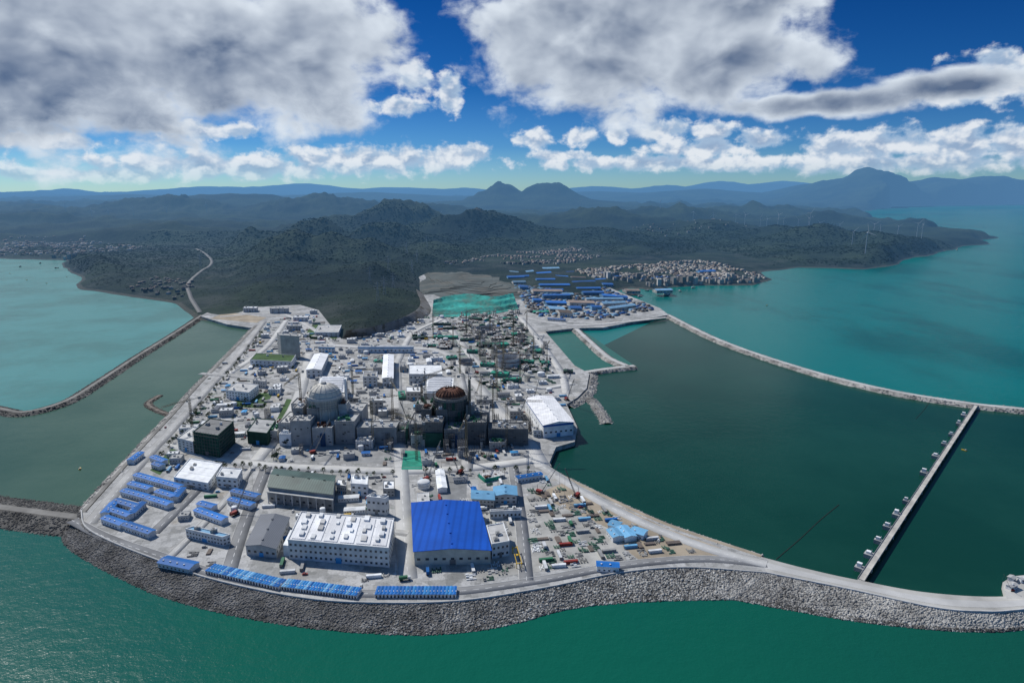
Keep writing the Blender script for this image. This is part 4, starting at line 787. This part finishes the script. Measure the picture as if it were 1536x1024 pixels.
for pts,n_ in(([(1258,757),(1230,780),(1200,808),(1165,838)],60),([(1398,596),(1388,612),(1374,628)],14)):
    L_=line(pts,.3,n=n_); o0=L_[0]; e=ob('floating_boom',None,(o0[0],o0[1],.3),label='curving line of dark floats across the lagoon',cat='floating boom')
    for p in L_: ob('float',bmv,(p[0]-o0[0],p[1]-o0[1],0),parent=e)
    rp=MB()
    for i in range(n_-1): rp.beam((*(L_[i]-o0),.1),(*(L_[i+1]-o0),.1),.3)
    ob('rope',rp.mesh('rope',[tyre]),parent=e)
def boat(s,c,c2):
    m=MB(); L=12*s;w_=2*s
    m.add([(-L/2,-w_,0),(L/4,-w_,0),(L/2,0,0),(L/4,w_,0),(-L/2,w_,0),(-L/2,-w_*1.1,1.6*s),(L/4,-w_*1.1,1.6*s),(L/2*1.12,0,2.1*s),(L/4,w_*1.1,1.6*s),(-L/2,w_*1.1,1.6*s)],[(0,1,6,5),(1,2,7,6),(2,3,8,7),(3,4,9,8),(4,0,5,9),(5,6,7,8,9)],0)
    m.b(-L*.4,-L*.15,-w_*.7,w_*.7,1.6*s,3.8*s,1).b(-L*.2,-L*.149,-w_*.5,w_*.5,2.8*s,3.4*s,2).beam((0,0,1.6*s),(0,0,5*s),.2*s,1); return m.mesh('boat',[c,c2,glass])
bm_=[boat(.5,yellow,lgrey),boat(1.2,dgrey,white),boat(3.5,white,white)]
for x,y,k in[(1446,675,0),(120,703,0),(1000,441,2),(1020,437,1),(960,445,1),(30,400,1),(60,395,1),(15,410,0),(85,402,1),(1435,375,1),(1150,458,0),(40,420,0),(70,425,0),(100,415,0),(970,436,1),(1040,432,1)]:
    c=G(x,y,.4); ob('boat',bm_[k],(c.x,c.y,.3),R.uniform(0,6),label='small working boat afloat on calm water',cat='boat',group='boats')
# ---------------------------------------------------------------- town, sheds, turbines, pylons
def house(w_,d_,fl,wm,rm,blueroof=False):
    h=fl*3.2; m=MB().b(0,w_,0,d_,-6,h,0)
    if blueroof: m.gab(-.5,w_+.5,-.5,d_+.5,h,h+d_*.12,'x',1)
    else: m.b(.4,w_-.4,.4,d_-.4,h,h+.2,1).b(w_*.6,w_*.6+3,d_*.4,d_*.4+3,h,h+2.6,0).b(0,w_,0,.3,h,h+1,0)
    for f_ in range(fl):
        for i in range(int(w_/3.5)): m.b(i*3.5+.8,i*3.5+2.6,-.08,0,f_*3.2+1,f_*3.2+2.5,2)
    return m.mesh('town_house',[wm,rm,hdark])
hs=[house(11,10,3,hwhite,hroof),house(14,11,4,hwhite,hwhite),house(10,12,2,hwhite,hroof),house(16,11,4,hwhite,hroof),house(12,10,3,hwhite,hblue,True),house(18,12,7,hwhite,hwhite),house(12,10,3,hdk,hroof)]
hs2=[house(11,10,3,hdk,hroof),house(12,9,2,hdk,hdk),house(10,12,2,hwhite,hroof)]
def town(px,cnt,lb,sc=1.0,extra=0,dark=False,gap=.22):
    poly=[tuple(G(*p)) for p in px]; xs=[p[0] for p in poly];ys=[p[1] for p in poly]; X_=[];Y_=[]
    while len(X_)<cnt+extra:
        x,y=R.uniform(min(xs),max(xs)),R.uniform(min(ys),max(ys))
        if inp(x,y,poly) and (vn(np.array([x/90.]),np.array([y/90.]))[0]>gap): X_.append(round(x/15)*15+R.uniform(-5,5));Y_.append(round(y/19)*19+R.uniform(-8,8))
    o_=sorted(range(len(X_)),key=lambda i:Y_[i]); X_=[X_[i] for i in o_];Y_=[Y_[i] for i in o_]; Z_=hgt(X_,Y_)
    for x,y,z in list(zip(X_,Y_,Z_))[:cnt]:
        if z>3: ob('town_house',R.choice(hs2 if dark else hs),(x,y,z),math.radians(12)+R.choice([0,1.57])+R.uniform(-.25,.25),R.uniform(.6,1.05)*sc,label=lb,cat='house',group='houses of the harbour town')
    if extra:
        C=np.c_[X_[cnt:],Y_[cnt:],Z_[cnt:]]; C=C[C[:,2]>3]; bx=[(-1,-1,-1),(1,-1,-1),(1,1,-1),(-1,1,-1),(-1,-1,1),(1,-1,1),(1,1,1),(-1,1,1)]; bf=[(4,5,6,7),(0,1,5,4),(1,2,6,5),(2,3,7,6),(3,0,4,7)]
        for m_,sl_ in(((hdk if dark else hwhite),slice(0,None,3)),(hroof,slice(1,None,3)),(mat('house_cream',(.33,.29,.24),haze=True,rnd=0,var=.6,scale=.02) if not dark else hdk,slice(2,None,3))):
            q=C[sl_]; scatter('town_houses',q,(2.8+2.8*rng.random(len(q)))*sc,bx,bf,m_,'closely packed pale houses of the far town','houses',jit=0,ang=np.radians(12)+rng.integers(0,2,len(q))*1.57+rng.normal(0,.25,len(q)))
town([(860,410),(950,400),(1040,394),(1085,400),(1135,410),(1155,419),(1140,425),(1060,427),(990,431),(960,428),(890,420)],205,'pale flat roofed house packed into the harbour town',1.0,950,False,.34)
town([(655,402),(740,386),(860,373),(905,388),(850,400)],35,'grey house in the village below the hills',1.0,420,True,.35)
town([(-60,388),(-40,366),(100,362),(230,374),(100,389)],30,'pale house in the far shore village',1.1,480,False,.35)
town([(930,352),(1050,348),(1150,358),(1000,366)],10,'pale house in the valley beyond the hills',1.1,60,True)
town([(190,436),(230,420),(300,425),(270,450)],14,'pale house beside the fish ponds',1.0,40,True)
shd=[(762,420,800,420,0),(806,414,842,413,0),(770,428,800,428,1),(805,424,850,423,0),(810,432,856,431,0),(800,441,850,440,2),(815,449,868,449,0),(860,428,900,427,0),(866,436,910,436,0),(875,444,925,443,0),(880,452,940,452,1),(905,461,958,458,1),(915,468,985,463,1),(820,459,850,459,0),(825,468,850,468,1),(855,459,895,459,2),(780,435,800,435,0),(858,420,885,420,2),(790,412,802,411,1),(850,412,870,412,0),(925,450,955,450,0),(940,440,965,441,2),(856,466,880,466,0),(985,440,1020,438,1),(1050,412,1075,411,0),(765,411,785,411,1),(840,475,870,475,2),(815,407,845,407,1),(890,415,912,414,0),(780,419,805,418,0),(822,439,845,439,0),(845,446,872,445,1),(905,430,925,431,0),(895,424,915,424,0),(870,459,892,459,0),(888,466,912,465,0),(800,455,815,455,0),(905,449,925,449,0),(835,418,858,418,0)]
for i,(x1,y1,x2,y2,k) in enumerate(shd):
    lb,rm,wm=[('long shed with bright blue roof in the yard',hblue,hlb),('long shed with pale blue roof in the yard',hlb,hwhite),('grey roofed shed in the industrial yard',hroof,hwhite)][k]
    f_=R.uniform(.55,1); x2=x1+(x2-x1)*f_; y2+=R.uniform(-1.5,1.5)
    bld((x1,y1),(x2,y2),R.uniform(18,46),R.uniform(7,11),'industrial_shed',lb,'shed',wm,rm,'gx',1,5,0,z0=Z0+(3 if (985<=x1) else 0),group='industrial sheds')
indp=[tuple(G(*p)) for p in[(755,408),(850,403),(920,438),(985,464),(900,480),(800,474)]]
ix=[p[0] for p in indp];iy=[p[1] for p in indp]; n_=0; Cx=[]
while n_<1300:
    x,y=R.uniform(min(ix),max(ix)),R.uniform(min(iy),max(iy))
    if inp(x,y,indp) and free(x,y,4): Cx.append((x,y,Z0+1)); n_+=1
Cx=np.array(Cx); bx=[(-1,-1,-1),(1,-1,-1),(1,1,-1),(-1,1,-1),(-1,-1,1),(1,-1,1),(1,1,1),(-1,1,1)]; bf=[(4,5,6,7),(0,1,5,4),(1,2,6,5),(2,3,7,6),(3,0,4,7)]
for j,m_ in enumerate((hwhite,hroof,hlb,hdk,hblue)): scatter('yard_material',Cx[j::5],2+3.5*rng.random(len(Cx[j::5])),bx,bf,m_,'scattered stock piles in the far industrial yard','material',jit=.1,flat=.6)
def turbine():
    t=MB().cyl(0,0,-4,88,1.7,1.0,14).mesh('tower',[turb]); n_=MB().b(-1.6,1.6,-5,4,88,91).b(-1,1,-6.6,-5,88.6,90.4).mesh('nacelle',[turb])
    hb=MB().dome(0,0,0,1.5,2.2,12,4).mesh('hub',[turb]); b=MB().add([(-1,0,0),(1,.6,0),(1.7,.3,8),(.25,.1,42),(-.3,-.1,42),(-1.1,-.3,8)],[(0,1,2,5),(5,2,3,4),(0,5,2,1),(5,4,3,2)]).mesh('blade',[turb]); return t,n_,hb,b
tt,tn,th,tb=turbine()
tl=[(1104,325,4700),(1117,335,4400),(1141,330,4400),(1151,327,4700),(1166,345,4000),(1175,338,4300),(1197,340,4100),(1213,352,3650),(1212,345,3900),(1278,365,3300),(1298,378,2900),(1246,340,4200),(1260,338,4300),(1320,350,3700),(1347,347,3700),(1375,355,3500),(1382,358,3450),(1230,335,4500),(138,325,5600),(163,322,5700),(1070,325,5200),(1040,322,5400),(1310,352,3600),(200,320,6000),(250,318,6200),(310,315,6400),(420,312,6600),(100,325,5900),(660,315,6000),(940,318,5600),(990,316,5700),(870,320,5400)]
for x,y,dd in tl:
    r_=ray(x,y); t=dd/r_[1]; X0=r_[0]*t; z=float(hgt([X0],[dd])[0])
    if z<3: continue
    e=ob('wind_turbine',None,(X0,dd,z),math.radians(R.uniform(-30,30)),.78 if x!=1298 else 1.0,label='white three bladed wind turbine on a wooded ridge',cat='wind turbine',group='wind turbines on the hills')
    ob('tower',tt,parent=e);ob('nacelle',tn,parent=e); h_=ob('rotor',th,(0,-6.6,89.5),parent=e); h_.rotation_euler=(math.pi/2,0,0); ph=R.uniform(0,2)
    for k in range(3):
        b_=ob('blade',tb,(0,0,0),parent=h_); b_.matrix_local=Matrix.Rotation(ph+k*2.0944,4,'Z')@Matrix.Rotation(-math.pi/2,4,'X')
def pylon():
    m=MB()
    for sx_ in(-1,1):
        for sy_ in(-1,1): m.beam((4*sx_,4*sy_,-2),(.8*sx_,.8*sy_,38),.4); m.beam((.8*sx_,.8*sy_,38),(.3*sx_,.3*sy_,50),.35)
    for z,w_ in((30,9),(37,11),(44,8)): m.beam((-w_,0,z),(w_,0,z),.45);m.beam((-w_,0,z),(0,0,z+2.5),.25);m.beam((w_,0,z),(0,0,z+2.5),.25)
    for i in range(8):
        z=i*4.5; q=4-3.2*z/38; r_=4-3.2*(z+4.5)/38; m.beam((-q,-q,z),(r_,-r_,z+4.5),.25);m.beam((q,q,z),(-r_,r_,z+4.5),.25)
    return m.mesh('power_pylon',[mat('pylon_steel',(.30,.32,.35),haze=True,rnd=0)])
pm_=pylon()
for x,y,dd in[(567,452,1720),(577,445,1800),(590,430,1950),(618,400,2300),(625,380,2600),(583,410,2150),(300,390,2600),(555,425,2000),(640,360,3000),(610,375,2700)]:
    r_=ray(x,y); X0=r_[0]*dd/r_[1]; ob('power_pylon',pm_,(X0,dd,float(hgt([X0],[dd])[0])),.3,label='grey lattice power pylon on the wooded hill',cat='pylon',group='power pylons')
fr_=mat('far_road',(.12,.12,.115),haze=True,rnd=0)
for px,wd in(([(300,468),(285,445),(283,430),(300,412),(318,398),(310,385),(295,376)],5.5),):
    L=resamp(cat_rom([G(*p) for p in px],10),110); N=normals(L); rows=[L+N*s_ for s_ in(-wd,0,wd)]
    zc=hgt(L[:,0],L[:,1])+1.2
    zc=np.maximum(np.maximum(zc,hgt(rows[0][:,0],rows[0][:,1])+.8),hgt(rows[2][:,0],rows[2][:,1])+.8)
    struct('road',loft('road',[np.c_[rows[0],zc-4],np.c_[rows[0],zc],np.c_[rows[2],zc],np.c_[rows[2],zc-4]],fr_),'pale road winding between wooded hills','road')
print('OBJ',len(bpy.data.objects))
